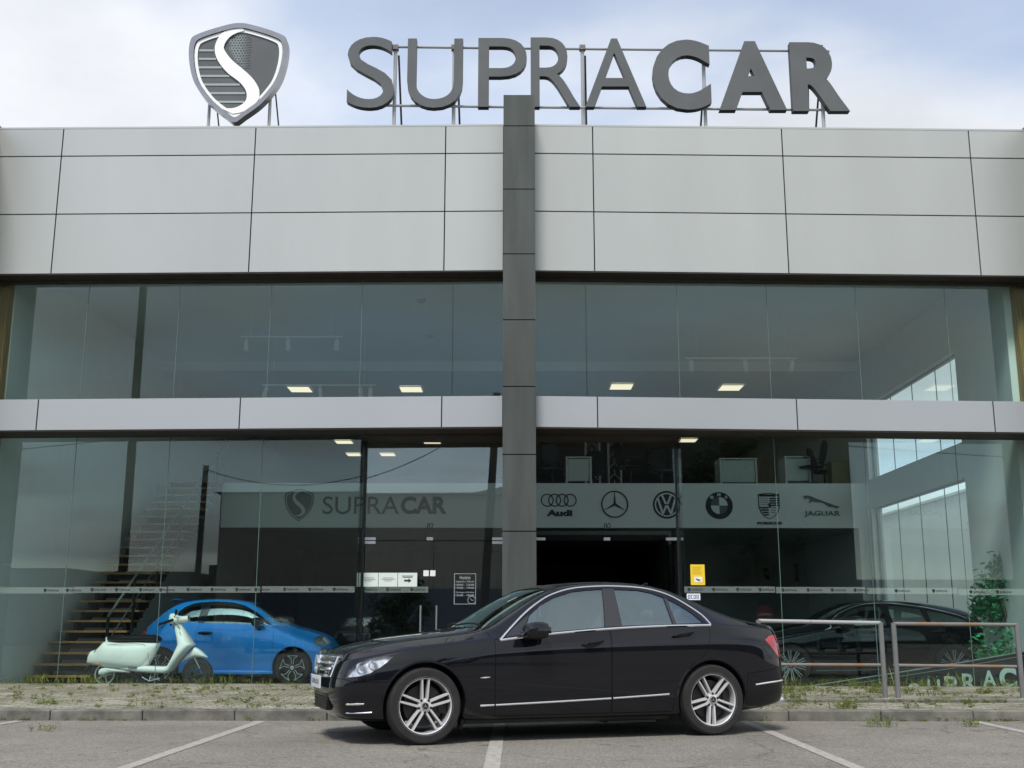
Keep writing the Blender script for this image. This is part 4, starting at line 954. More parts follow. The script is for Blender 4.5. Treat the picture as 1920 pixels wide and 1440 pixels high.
# ================================================================ ACROSS THE STREET (mirrored in the glass and paintwork)
def mirx(px, py, Yb):  # point behind the photographer at y=Yb whose reflection in the glass appears at px,py
    p = at(px, py, 2 * YG - Yb); return p.x, p.z
def pole(px, Yb, h, r, lab, lean=0):
    x_, _ = mirx(px, 900, Yb); m_ = MB(); m_.tube([(0, 0, 0), (lean, 0, h)], [r, r * .8], 12)
    q = m_.build('utility_pole', M['polecon'], None, smooth=True, loc=(x_, Yb, 0)); tag(q, lab, 'pole'); return x_
xa = pole(243, -1.5, 13.5, .155, 'thick grey utility pole mirrored at the left of both glass storeys')
xb = pole(378, -11, 7.4, .14, 'short black pole mirrored behind the staircase', .15)
xc = pole(903, -7, 9.6, .17, 'leaning pole mirrored in the left glass door', .55)
wr = MB()
def wire(a, b, sagz, r=.018):
    a, b = Vector(a), Vector(b); wr.tube([a.lerp(b, t / 14) - Vector((0, 0, sagz * 4 * (t / 14) * (1 - t / 14))) for t in range(15)], r, 5)
p0 = mirx(0, 853, -3); p1 = mirx(480, 806, -3); wire((p0[0] - 8, -3, p0[1] - .7), (p1[0] + 2, -3, p1[1] + .35), .0); 
p0 = mirx(385, 878, -11); p1 = mirx(870, 812, -11); wire((xb, -11, p0[1]), (p1[0], -11, p1[1] + .2), 1.4)
p0 = mirx(1280, 815, -3); p1 = mirx(1920, 866, -3); wire((p0[0] - 1, -3, p0[1] + .2), (p1[0] + 4, -3, p1[1] - .1), .1)
tag(wr.build('overhead_wires', M['black']), 'thin dark overhead wires mirrored in the lower glass', 'wires')
wh = MB(); x0_, z0_ = mirx(414, 930, -24); x1_, _ = mirx(960, 905, -24); ztop = mirx(900, 925, -24)[1]
WHo = empty('warehouse', (x0_, -24, 0), 0, 'brown corrugated warehouse mirrored in the left glass door', 'building')
wh.box(0, x1_ - x0_ + 1, -14, 0, 0, ztop); wh.build('wall', M['corr'], WHo)
wh = MB(); wh.prism([(-.3, ztop + .02), (x1_ - x0_ + 1.3, ztop + .02), (x1_ - x0_ + 1.3, ztop + .8), (13.2, ztop + .12)], -14.2, .3); wh.build('roof', M['greywall'], WHo)
wh = MB(); wh.box(1.5, x1_ - x0_ + .5, .02, .3, 0, 2.9); wh.build('gate', pm('blue_grey_gate', (.13, .16, .22), .5), WHo)
ax0, az0 = mirx(985, 822, -26); ax1, _ = mirx(1590, 822, -26); ab = MB(); ab.box(ax0, ax1, -40, -26, 0, az0); tag(ab.build('dark_backdrop', pm('backdrop_dark', (.085, .095, .09), .85, var=.25, vscale=.4)), 'tall dark block added for the trees across the street, darkens the glass right of the pillar', 'building')  # plain dark block added in place of trees, darkens the mirrored view
x0_, z0_ = mirx(-60, 1065, -30); x1_, _ = mirx(130, 1065, -30)
lb = MB(); lb.box(x0_ - 20, x1_, -42, -30, 0, z0_); tag(lb.build('low_building', pm('pale_render', (.5, .5, .48), .8)), 'long pale building mirrored at the far left of the glass', 'building')
def tree(x, y, h, rx, rz_, n, seed, lab, th=.28, size=.16, dark=True, zc=None):
    q = empty('tree', (x, y, 0), 0, lab, 'tree'); rr = random.Random(seed); m_ = MB(); zc = zc or h - rz_
    m_.tube([(0, 0, 0), (.1, 0, h * .3), (-.1, .1, h * .62)], [th, th * .7, th * .35], 10)
    for k in range(9):
        a = rr.uniform(0, 6.28); z0 = h * rr.uniform(.25, .6); m_.tube([(0, 0, z0), (math.cos(a) * rx * .5, math.sin(a) * rx * .5, z0 + h * .15), (math.cos(a) * rx * .9, math.sin(a) * rx * .9, z0 + h * .3)], [th * .35, th * .2, .02], 6)
    m_.build('trunk', M['bark'], q, smooth=True); leafy('crown', (0, 0, zc), rx, rx, rz_, n, size, M['leafdark'], q, seed=seed); return q
x_, z_ = mirx(1400, 1000, -8); tree(x_, -8, 8.6, 2.0, 3.1, 6000, 3, 'tall leafy tree mirrored in the right lower glass', zc=5.6)
x_, z_ = mirx(1420, 1110, -10); tree(x_, -10, 3.4, 1.5, 1.4, 2600, 8, 'low dark bush mirrored beside the no entry sign', .1, .12)
x_, z_ = mirx(745, 1160, -9); tree(x_, -9, 2.9, 1.15, 1.3, 3600, 4, 'round dark bush mirrored at the left doorway', .1, .10, zc=1.45)
x_, z_ = mirx(1434, 1152, -4); NS = empty('no_entry_sign', (x_, -4, 0), 0, 'round red no entry sign mirrored in the right lower glass', 'road sign')
m_ = MB(); m_.tube([(0, -.03, 0), (0, -.03, z_ + .3)], .03, 10); m_.build('post', M['steel'], NS, smooth=True)
m_ = MB(); m_.prism(circ(0, z_, .31), 0, .012); m_.build('disc', M['red'], NS); m_ = MB(); m_.box(-.22, .22, .013, .018, z_ - .045, z_ + .045); m_.build('white_bar', M['white'], NS)
DBG = False
# ================================================================ CARS
def tmpobj(me):
    o = bpy.data.objects.new('tmp', me); COL.objects.link(o); return o
def evalmesh(o):
    dg = bpy.context.evaluated_depsgraph_get(); return bpy.data.meshes.new_from_object(o.evaluated_get(dg))
def boolm(A, Bm, op, tries=0):
    a, b = tmpobj(A), tmpobj(Bm); m_ = a.modifiers.new('b', 'BOOLEAN'); m_.object = b; m_.operation = op; m_.solver = 'EXACT'
    r = evalmesh(a); bpy.data.objects.remove(a); bpy.data.objects.remove(b)
    if op == 'DIFFERENCE' and len(r.polygons) < len(A.polygons) * .55 and tries < 3 or op == 'INTERSECT' and not len(r.polygons) and tries < 3:
        k = 1.0007 + .0009 * tries
        for v in Bm.vertices: v.co = Vector((v.co.x + .0013, v.co.y * k, v.co.z + .0011))
        return boolm(A, Bm, op, tries + 1)
    if op == 'DIFFERENCE' and len(r.polygons) < len(A.polygons) * .55: return A.copy()
    if DBG: print('BOOL', op, len(A.polygons), len(Bm.polygons), '->', len(r.polygons))
    return r
def prism_me(poly, a, b, axis='y'):
    m_ = MB(); m_.prism(poly, a, b, axis); me = m_.mesh(); bm = bmesh.new(); bm.from_mesh(me); bmesh.ops.recalc_face_normals(bm, faces=bm.faces); bm.to_mesh(me); bm.free(); return me
def loft_me(stations, lvl, crease):
    n = len(stations[0]); ring_ = []
    vs = []; idx = []
    for st in stations:
        row = []
        for i, p in enumerate(st):
            row.append(len(vs)); vs.append(p)
        mir = []
        for i, p in enumerate(st):
            if i in (0, n - 1): mir.append(row[i])
            else: mir.append(len(vs)); vs.append((p[0], -p[1], p[2]))
        idx.append(row + mir[::-1][1:-1])      # closed ring: right side up, left side down
    k = len(idx[0]); fs = []
    for s in range(len(idx) - 1):
        for i in range(k): fs.append((idx[s][i], idx[s][(i + 1) % k], idx[s + 1][(i + 1) % k], idx[s + 1][i]))
    for end, rev in ((0, False), (-1, True)):
        r = idx[end]; q = []
        for i in range(n - 1):
            a, b = r[i], r[i + 1]; c = r[(k - i - 1) % k] if i + 1 < n - 1 else r[i + 1]; d = r[(k - i) % k]
            c = r[(k - (i + 1)) % k]; f = [a, b, c, d]; f2 = []
            for v in f:
                if v not in f2: f2.append(v)
            fs.append(tuple(f2 if not rev else f2[::-1]))
    me = bpy.data.meshes.new('loft'); me.from_pydata(vs, [], fs); me.update()
    bm = bmesh.new(); bm.from_mesh(me); bmesh.ops.recalc_face_normals(bm, faces=bm.faces); cl = bm.edges.layers.float.new('crease_edge')
    bm.verts.ensure_lookup_table()
    vmap = {}
    for s, r in enumerate(idx):
        for i in range(k):
            row = i if i < n else k - i
            vmap[r[i]] = (s, row)
    for e in bm.edges:
        (s1, r1), (s2, r2) = vmap[e.verts[0].index], vmap[e.verts[1].index]
        if r1 == r2 and s1 != s2: e[cl] = crease(r1, min(s1, s2))
    bm.to_mesh(me); bm.free()
    o = tmpobj(me); m_ = o.modifiers.new('s', 'SUBSURF'); m_.levels = lvl; m_.render_levels = lvl; r = evalmesh(o); bpy.data.objects.remove(o); return r
def bvh_of(me): return BVHTree.FromPolygons([v.co.copy() for v in me.vertices], [tuple(p.vertices) for p in me.polygons])
class Surf:
    def __init__(s, me):
        bm = bmesh.new(); bm.from_mesh(me); bmesh.ops.triangulate(bm, faces=bm.faces); bm.normal_update()
        s.co = [v.co.copy() for v in bm.verts]; s.no = [v.normal.copy() for v in bm.verts]; s.tri = [tuple(v.index for v in f.verts) for f in bm.faces]
        bm.free(); s.t = BVHTree.FromPolygons(s.co, s.tri)
    def near(s, p): return s.t.find_nearest(p)
    def nrm(s, p):
        loc, no, i, d = s.t.find_nearest(p); a, b, c = s.tri[i]
        return barycentric_transform(loc, s.co[a], s.co[b], s.co[c], s.no[a], s.no[b], s.no[c]).normalized()
    def side(s, x, z, sgn, y0=2.0):
        h = s.t.ray_cast(Vector((x, sgn * y0, z)), Vector((0, -sgn, 0)));
        return (h[0], s.nrm(h[0])) if h[0] is not None else (None, None)
def finish(name, me, mats, parent, surf, cutters=(), outerr=0.0):
    """normals taken from the smooth body; cut faces get the material of their cutter"""
    cb = [(bvh_of(c), mi) for c, mi in cutters]
    normals = []
    for p in me.polygons:
        loc, no, i, d = surf.t.find_nearest(p.center)
        on = d is not None and abs(d - outerr) < 2.5e-3 and abs(p.normal.dot(no)) > .6
        if on:
            p.use_smooth = True
            for li in p.loop_indices: normals.append(surf.nrm(me.vertices[me.loops[li].vertex_index].co))
        else:
            for li in p.loop_indices: normals.append(p.normal.copy())
            for b_, mi in cb:
                q = b_.find_nearest(p.center)
                if q[0] is not None and q[3] < 1.2e-3: p.material_index = mi; break
    for p in me.polygons: p.use_smooth = True
    me.normals_split_custom_set(normals)
    o = bpy.data.objects.new(name, me); COL.objects.link(o)
    for m_ in mats: me.materials.append(m_)
    o.parent = parent; return o
def keep_surface(me, surf, tol, extra=None):
    bm = bmesh.new(); bm.from_mesh(me); dl = []
    for f in bm.faces:
        loc, no, i, d = surf.t.find_nearest(f.calc_center_median())
        if d > tol or abs(f.normal.dot(no)) < .5 or (extra and not extra(f.calc_center_median())): dl.append(f)
    bmesh.ops.delete(bm, geom=dl, context='FACES'); bm.to_mesh(me); bm.free(); return me
def inflate(me, surf, d):
    m_ = me.copy()
    for v in m_.vertices: v.co = v.co + surf.nrm(v.co) * d
    return m_
def shrink_poly(poly, d):
    n = len(poly); out_ = []; area = sum(poly[i][0] * poly[(i + 1) % n][1] - poly[(i + 1) % n][0] * poly[i][1] for i in range(n)); sg = 1 if area > 0 else -1
    for i in range(n):
        p0, p1, p2 = Vector(poly[i - 1]), Vector(poly[i]), Vector(poly[(i + 1) % n])
        a = (p1 - p0).normalized(); b = (p2 - p1).normalized(); na = Vector((-a.y, a.x)) * sg; nb = Vector((-b.y, b.x)) * sg
        m_ = (na + nb); m_ = m_ / max(m_.length_squared / 2, .35); out_.append(tuple(p1 + m_ * d))
    return out_
def spl2(P, n=5, closed=False): return [(q.x, q.z) for q in spl([(a, 0, b) for a, b in P], n, closed)]
def wheel(root, x, y, r, wdt, rr, style, ang, mats, sgn):
    """wheel with outer face at local -y; sgn flips for the far side"""
    q = MB(); hw = wdt / 2
    q.lathe([(rr * .30, -hw * .1), (rr * .74, -hw * .1), (rr * .74, hw * .1), (rr * .30, hw * .1)], n=40, closed=True)
    q.prism([(rr * .55, -.05), (rr * .86, -.08), (rr * .88, .09), (rr * .6, .08)], -hw * .25, hw * .2)
    wo = q.build('wheel', M['discgrey'], root, loc=(x, y, r)); wo.rotation_euler = (0, 0, 0 if sgn < 0 else math.pi)
    t = MB(); pr = [(rr * .97, -hw * .86), (rr * 1.02, -hw * .98), (rr * 1.10, -hw * 1.0), (r * .93, -hw * .99), (r * .975, -hw * .86), (r * .995, -hw * .66), (r * .995, -hw * .52), (r * .985, -hw * .50), (r * .985, -hw * .46), (r, -hw * .44), (r, -hw * .06), (r * .985, -hw * .05), (r * .985, hw * .05), (r, hw * .06), (r, hw * .5), (r * .99, hw * .7), (r * .93, hw * .97), (rr * 1.1, hw), (rr * .97, hw * .86), (rr * .95, 0)]
    t.lathe(pr, n=72, closed=True); t.build('tyre', M['rubber'], wo, smooth=28)
    m_ = MB(); m_.lathe([(rr * .955, -hw * .84), (rr * 1.03, -hw * .985), (rr * 1.045, -hw * .97), (rr * 1.03, -hw * .93), (rr * 1.0, -hw * .80), (rr * .97, -hw * .2), (rr * .97, hw * .8), (rr * .94, hw * .8), (rr * .94, -hw * .2)], n=72, closed=True, mi=0)
    fy = -hw * .86
    def bar(a0, r0, w0, a1, r1, w1, ya, yb, dep, mi=0, dish=0):
        a0, a1 = rad(a0), rad(a1); p = Vector((r0 * math.cos(a0), 0, r0 * math.sin(a0))); e = Vector((r1 * math.cos(a1), 0, r1 * math.sin(a1)))
        dd = (e - p).normalized(); nn = Vector((-dd.z, 0, dd.x)); vs = []
        for c_, w_, yy in ((p, w0, ya), (e, w1, yb)):
            for s_, yo, ws_ in ((-1, 0, .62), (1, 0, .62), (1, .3, 1), (1, 1, 1), (-1, 1, 1), (-1, .3, 1)): vs.append(c_ + nn * s_ * w_ / 2 * ws_ + Vector((0, yy + dep * yo, 0)))
        m_.add(vs, [(i, (i + 1) % 6, 6 + (i + 1) % 6, 6 + i) for i in range(6)] + [tuple(range(6)), tuple(range(11, 5, -1))], mi)
    if style == 'twin':
        m_.lathe([(0, fy + .012), (rr * .13, fy + .012), (rr * .25, fy + .022), (rr * .28, fy + .05), (rr * .2, fy + .08), (0, fy + .08)], n=40, mi=0)
        for k in range(5):
            a = ang + 72 * k
            for s_ in (-1, 1): bar(a + s_ * 30, rr * .17, .026, a + s_ * 7.6, rr * .985, .0215, fy + .016, fy - .002, .05)
            bx = a + 36; bc = (rr * .235 * math.cos(rad(bx)), rr * .235 * math.sin(rad(bx)))
            m_.lathe([(.0, .0), (.011, 0), (.012, .012)], c=(bc[0], fy + .012, bc[1]), n=10, mi=1)
        m_.lathe([(0, 0), (.030, 0), (.032, .012)], c=(0, fy + .0, 0), n=28, mi=1); ring(m_, circ(0, 0, .0305), circ(0, 0, .026), fy - .004, fy + .002, 2); star(m_, 0, 0, .027, fy - .003, fy - .0005, 2, .14)
    elif style == 'five':
        m_.lathe([(0, fy + .01), (rr * .26, fy + .01), (rr * .30, fy + .06), (0, fy + .06)], n=36, mi=1)
        for k in range(5):
            a = ang + 72 * k
            for s_ in (-1, 1):
                bar(a + s_ * 16, rr * .25, .016, a + s_ * 8, rr * .66, .012, fy + .01, fy + .004, .03, 2); bar(a + s_ * 8, rr * .66, .012, a + s_ * 24, rr * .97, .016, fy + .004, fy + .0, .03, 2)
            bar(a, rr * .25, .075, a, rr * .72, .04, fy + .014, fy + .01, .03, 1); bar(a - 9, rr * .66, .05, a - 12, rr * .97, .06, fy + .012, fy + .008, .03, 1); bar(a + 9, rr * .66, .05, a + 12, rr * .97, .06, fy + .013, fy + .009, .03, 1)
            bar(a - 24, rr * .955, .014, a + 24, rr * .955, .014, fy + .001, fy + .001, .03, 2)
        m_.lathe([(0, -.006), (.03, -.004), (.038, .01)], c=(0, fy, 0), n=24, mi=2)
    elif style == 'multi':
        m_.lathe([(0, fy + .03), (rr * .2, fy + .03), (rr * .24, fy + .07), (0, fy + .07)], n=36, mi=1)
        for k in range(10):
            a = ang + 36 * k
            for s_ in (-1, 1): bar(a + s_ * 9, rr * .2, .011, a + s_ * 5.2, rr * .975, .017, fy + .028, fy + .0, .03, 2)
            bar(a, rr * .22, .03, a, rr * .95, .05, fy + .04, fy + .02, .03, 1)
        m_.lathe([(0, -.004), (.03, -.004), (.033, .012)], c=(0, fy + .03, 0), n=24, mi=2)
    m_.build('rim', mats, wo, smooth=32)
    return wo
M['rubber'] = pm('tyre_rubber', (.022, .021, .02), .72, var=.25, vscale=9, bump=.15, bscale=120)
M['discgrey'] = pm('brake_disc', (.045, .045, .045), .45, metal=.5)
M['alloy'] = pm('silver_alloy', (.68, .68, .69), .30, metal=.45, var=.05, vscale=8)
M['rimblack'] = pm('black_rim', (.015, .015, .017), .3)
M['chrome'] = pm('chrome', (.85, .86, .88), .12, metal=1.0)
M['carblack'] = pm('black_plastic', (.010, .010, .011), .45)
M['lens'] = glassmat('lamp_lens', (.96, .97, .98), 1.5)
M['carglass'] = glassmat('tinted_car_glass', (.55, .62, .60), 3.1, oneside=True, gcol=(.80, .97, 1.0))
M['screenglass'] = glassmat('windscreen_glass', (.62, .72, .68), 2.9, oneside=True, gcol=(.82, 1.0, .93))
M['redlens'] = pm('red_lamp', (.33, .004, .008), .12, coat=1, var=.35, vscale=14)
M['reflector'] = pm('lamp_reflector', (.60, .62, .65), .22, metal=.6, var=.45, vscale=26)
M['seatgrey'] = pm('seat_grey', (.07, .07, .072), .7)
def paint(name, col, metal=.4, rough=.32, flake=.0):
    m_, nt, N, L, b = newmat(name); b.inputs['Base Color'].default_value = (*col, 1); b.inputs['Metallic'].default_value = metal; b.inputs['Roughness'].default_value = rough
    b.inputs['Coat Weight'].default_value = 1; b.inputs['Coat Roughness'].default_value = .03; b.inputs['Coat IOR'].default_value = 1.5; b.inputs['Specular IOR Level'].default_value = .0 if metal == 0 else .5
    tc = N.new('ShaderNodeTexCoord'); n = N.new('ShaderNodeTexNoise'); n.inputs['Scale'].default_value = 1.2; n.inputs['Detail'].default_value = 4; L.new(tc.outputs['Object'], n.inputs['Vector'])
    mr = N.new('ShaderNodeMapRange'); mr.inputs[3].default_value = .005; mr.inputs[4].default_value = .03; L.new(n.outputs['Fac'], mr.inputs[0]); L.new(mr.outputs[0], b.inputs['Coat Roughness'])
    return m_
def S9(x, zb, ws, wm, zsh, wsh, zbe, wbe, zr, wr, zt, zm=.42, xo=None, k7=.72):
    xo = xo or [0] * 9
    P = [(0, zb), (ws * .84, zb), (ws, zb + .045), (wm, zm), (wsh, zsh), (wbe, zbe), (wr, zr), (wr * k7, zt - (zt - zr) * .30), (0, zt)]
    return [(x + xo[i], a, b) for i, (a, b) in enumerate(P)]
def build_car(sp):
    root = empty(sp['name'], (0, 0, 0), 0, sp['label'], sp['cat'])
    crease = sp['crease']
    body0 = loft_me(sp['st'], sp['lvl'], crease); surf = Surf(body0); A = body0.copy(); mats = [sp['paint'], M['carblack'], M['reflector'], M['seatgrey']]
    cut = []
    def sub(cm, mi):
        nonlocal A
        cut.append((cm.copy(), mi)); A = boolm(A, cm, 'DIFFERENCE')
    cav = loft_me(sp['cav'], 2, lambda r, s: .6); sub(cav, 3)
    for (wx, wz, wr) in sp['arch']:
        sub(prism_me([(wx + wr * math.cos(2 * math.pi * i / 56), wz + wr * math.sin(2 * math.pi * i / 56)) for i in range(56)], -1.3, -.52), 1)
        sub(prism_me([(wx + wr * math.cos(2 * math.pi * i / 56), wz + wr * math.sin(2 * math.pi * i / 56)) for i in range(56)], .52, 1.3), 1)
    glass = []
    in1 = inflate(body0, surf, -.006)
    s1 = Surf(in1)
    for poly in sp['win']:
        pg = prism_me(poly, -1.3, 1.3); gm = boolm(in1.copy(), pg.copy(), 'INTERSECT'); gm = keep_surface(gm, s1, 1e-3); glass.append(('side_window', gm, -.006, 'carglass'))
        sub(pg, 1)
    for (poly, xa, xb, nm) in sp['screens']:
        pg = prism_me(poly, xa, xb, 'x'); gm = boolm(in1.copy(), pg.copy(), 'INTERSECT'); gm = keep_surface(gm, s1, 1e-3, lambda c: c.z > .8); glass.append((nm, gm, -.006, 'screenglass')); sub(pg, 1)
    lenses = []
    for (poly, ya, yb, nm, mt, depth) in sp['lamps']:
        for sg in (-1, 1):
            if depth:
                pg = prism_me(poly, sg * ya, sg * yb); gm = boolm(inflate(body0, surf, -.002), pg.copy(), 'INTERSECT'); gm = keep_surface(gm, surf, 4e-3); lenses.append((nm, gm, .002, mt))
                ir = inflate(body0, surf, -.036); s3 = Surf(ir); rm = boolm(ir.copy(), pg.copy(), 'INTERSECT'); rm = keep_surface(rm, s3, 1.5e-3); lenses.append(('lamp_reflector', rm, .036, 'reflector')); sub(pg, 2)
            else:
                pg = prism_me(poly, sg * ya, sg * yb); gm = boolm(inflate(body0, surf, .004), pg, 'INTERSECT'); gm = keep_surface(gm, surf, 6e-3); lenses.append((nm, gm, .004, mt))
    parts = []
    def carve(nm, poly, a, b, axis, gap=.0035):
        nonlocal A
        ch = boolm(A.copy(), prism_me(shrink_poly(poly, gap), a, b, axis), 'INTERSECT'); cm = prism_me(poly, a, b, axis)
        cut.append((cm.copy(), 1)); A = boolm(A, cm, 'DIFFERENCE'); parts.append((nm, ch)); return len(parts) - 1
    door_idx = []
    for (nm, poly, ydeep) in sp['doors']:
        for sg in (-1, 1): carve(nm, poly, sg * 1.3, sg * ydeep, 'y'); door_idx.append((len(parts) - 1, sg))
    for (nm, poly, a, b, axis) in sp['panels']: carve(nm, poly, a, b, axis)
    for f in A.polygons: f.material_index = 0
    bo = finish('body', A, mats, root, surf, cut); sp_objs = {'body': bo}
    po = []
    for nm, ch in parts:
        for f in ch.polygons: f.material_index = 0
        cut2 = cut; o_ = finish(nm, ch, mats, root, surf, [(c, mi) for c, mi in cut2]); po.append(o_)
    for f in A.polygons:
        if f.normal.z < -.9 and f.center.z < .3: f.material_index = 1
    for nm, gm, off, mt in glass + lenses:
        # split side glass into left and right panes
        if nm == 'side_window':
            for sg in (-1, 1):
                bm = bmesh.new(); bm.from_mesh(gm); bmesh.ops.delete(bm, geom=[f for f in bm.faces if f.calc_center_median().y * sg < 0], context='FACES'); m2 = bpy.data.meshes.new('g'); bm.to_mesh(m2); bm.free()
                finish(nm, m2, [M[mt]], root, surf, (), abs(off))
        else: finish(nm, gm, [M[mt]], root, surf, (), abs(off))
    for (wx, wr_) in sp['wheels']:
        for sg in (-1, 1): wheel(root, wx, sg * (sp['track']), sp['tr'], sp['tw'], sp['rr'], sp['wstyle'], sp['wang'][0 if wx < 2 else 1], sp['wmat'], sg)
    return root, surf, po, door_idx, body0
def side_strip(surf, poly, sg, r, out_=.002, flat=.5, n=6, xs=None):
    m_ = MB(); pts = []
    for x_, z_ in poly:
        h, no = surf.side(x_, z_, sg)
        if h is None: continue
        pts.append(h + no * out_)
    if len(pts) > 1: m_.tube(pts, r, n)
    return m_
# ---------------------------------------------------------------- black saloon, the main car
def sedan_st():
    R9 = []
    R9.append([(.13, 0, .21), (.13, .46, .21), (.075, .52, .25), (.0, .56, .42), (.03, .57, .60), (.065, .55, .70), (.115, .50, .755), (.125, .34, .775), (.13, 0, .785)])
    R9.append([(.17, 0, .19), (.17, .60, .19), (.14, .70, .235), (.09, .755, .42), (.125, .77, .60), (.19, .735, .715), (.23, .62, .785), (.235, .42, .81), (.235, 0, .822)])
    R9.append(S9(.36, .18, .78, .835, .615, .845, .752, .785, .825, .63, .862, xo=[0, 0, 0, -.03, 0, .02, .03, .03, .03]))
    R9.append(S9(.58, .175, .80, .872, .66, .872, .795, .812, .868, .64, .900))
    R9.append(S9(.80, .175, .81, .888, .70, .885, .825, .828, .897, .65, .927))
    R9.append(S9(1.08, .17, .83, .886, .745, .885, .858, .838, .928, .67, .957))
    R9.append(S9(1.32, .165, .84, .884, .785, .883, .880, .842, .950, .70, .985))
    R9.append(S9(1.47, .165, .845, .884, .80, .883, .892, .843, .985, .735, 1.075))
    R9.append(S9(1.72, .165, .85, .885, .815, .884, .912, .845, 1.145, .695, 1.225))
    R9.append(S9(1.98, .165, .85, .885, .83, .884, .933, .846, 1.305, .635, 1.362))
    R9.append(S9(2.22, .165, .85, .885, .84, .884, .950, .846, 1.372, .600, 1.420))
    R9.append(S9(2.62, .165, .85, .885, .855, .884, .978, .845, 1.402, .590, 1.448))
    R9.append(S9(3.02, .165, .85, .885, .865, .884, .998, .843, 1.388, .590, 1.440))
    R9.append(S9(3.30, .165, .84, .885, .872, .884, 1.008, .840, 1.330, .600, 1.405))
    R9.append(S9(3.55, .17, .82, .886, .88, .885, 1.014, .834, 1.225, .632, 1.325))
    R9.append(S9(3.80, .175, .81, .885, .885, .880, 1.014, .822, 1.115, .680, 1.205))
    R9.append(S9(4.02, .19, .80, .875, .885, .868, 1.005, .800, 1.052, .715, 1.105))
    R9.append(S9(4.25, .215, .77, .850, .875, .835, .985, .765, 1.025, .70, 1.062))
    R9.append([(4.40, 0, .25), (4.40, .62, .25), (4.43, .72, .29), (4.45, .77, .44), (4.40, .765, .86), (4.385, .71, .965), (4.40, .64, 1.008), (4.41, .45, 1.03), (4.415, 0, 1.045)])
    R9.append([(4.47, 0, .28), (4.47, .5, .28), (4.52, .55, .32), (4.555, .58, .46), (4.50, .58, .84), (4.475, .56, .94), (4.475, .52, .985), (4.475, .36, 1.005), (4.475, 0, 1.015)])
    return R9
def sedan_cr(r, s):
    if r == 4: return .55 if 3 < s < 17 else .15
    if r == 5: return .55 if s >= 6 else .60
    if r == 6: return .45 if s >= 6 else .35
    if r == 2: return .5
    return 0
chF = spl2([(1.475, .878), (1.60, .985), (1.755, 1.115), (1.905, 1.218), (2.04, 1.286), (2.22, 1.340), (2.42, 1.366), (2.70, 1.376), (3.0, 1.362), (3.2, 1.322), (3.345, 1.262), (3.49, 1.168), (3.575, 1.093), (3.615, 1.018)], 5)
chB = spl2([(1.475, .878), (1.90, .927), (2.50, .975), (3.05, 1.002), (3.612, 1.012)], 8)
def offp(P, d): return [(a, b - d) for a, b in P]
topz = lambda x_: min((abs(p[0] - x_), p[1]) for p in chF)[1]
W1 = [(1.70, .924), (1.78, 1.0), (1.80, 1.10), (1.93, 1.195), (2.07, 1.26), (2.25, 1.312), (2.42, 1.335), (2.575, 1.344), (2.55, 1.15), (2.505, .990), (2.1, .960)]
W1 = [(1.705, .926), (1.80, 1.10), (1.93, 1.198), (2.07, 1.264), (2.25, 1.316), (2.42, 1.338), (2.575, 1.346), (2.54, 1.15), (2.505, .993), (2.1, .962)]
W2 = [(2.685, 1.008), (2.70, 1.346), (2.95, 1.340), (3.10, 1.314), (3.205, 1.275), (3.21, 1.022)]
W3 = [(3.245, 1.262), (3.34, 1.212), (3.46, 1.130), (3.545, 1.035), (3.25, 1.026)]
D1 = [(1.425, .885), (1.42, .60), (1.425, .225), (2.545, .225), (2.548, .95), (2.552, 1.358), (2.42, 1.352), (2.22, 1.327), (2.04, 1.272), (1.905, 1.205), (1.755, 1.102), (1.60, .972), (1.50, .888)]
D2 = [(2.552, .225), (3.17, .225), (3.19, .35), (3.235, .47), (3.33, .60), (3.45, .68), (3.53, .76), (3.575, .87), (3.595, 1.018), (3.555, 1.090), (3.47, 1.165), (3.33, 1.248), (3.19, 1.307), (3.0, 1.348), (2.7, 1.362), (2.559, 1.360), (2.555, .95)]
HL = [(.10, .565), (.135, .625), (.20, .68), (.30, .725), (.42, .748), (.51, .748), (.46, .70), (.39, .65), (.31, .605), (.22, .578)]
TL = [(4.20, .875), (4.28, .915), (4.50, .925), (4.60, .90), (4.60, .66), (4.44, .68), (4.36, .72), (4.28, .80)]
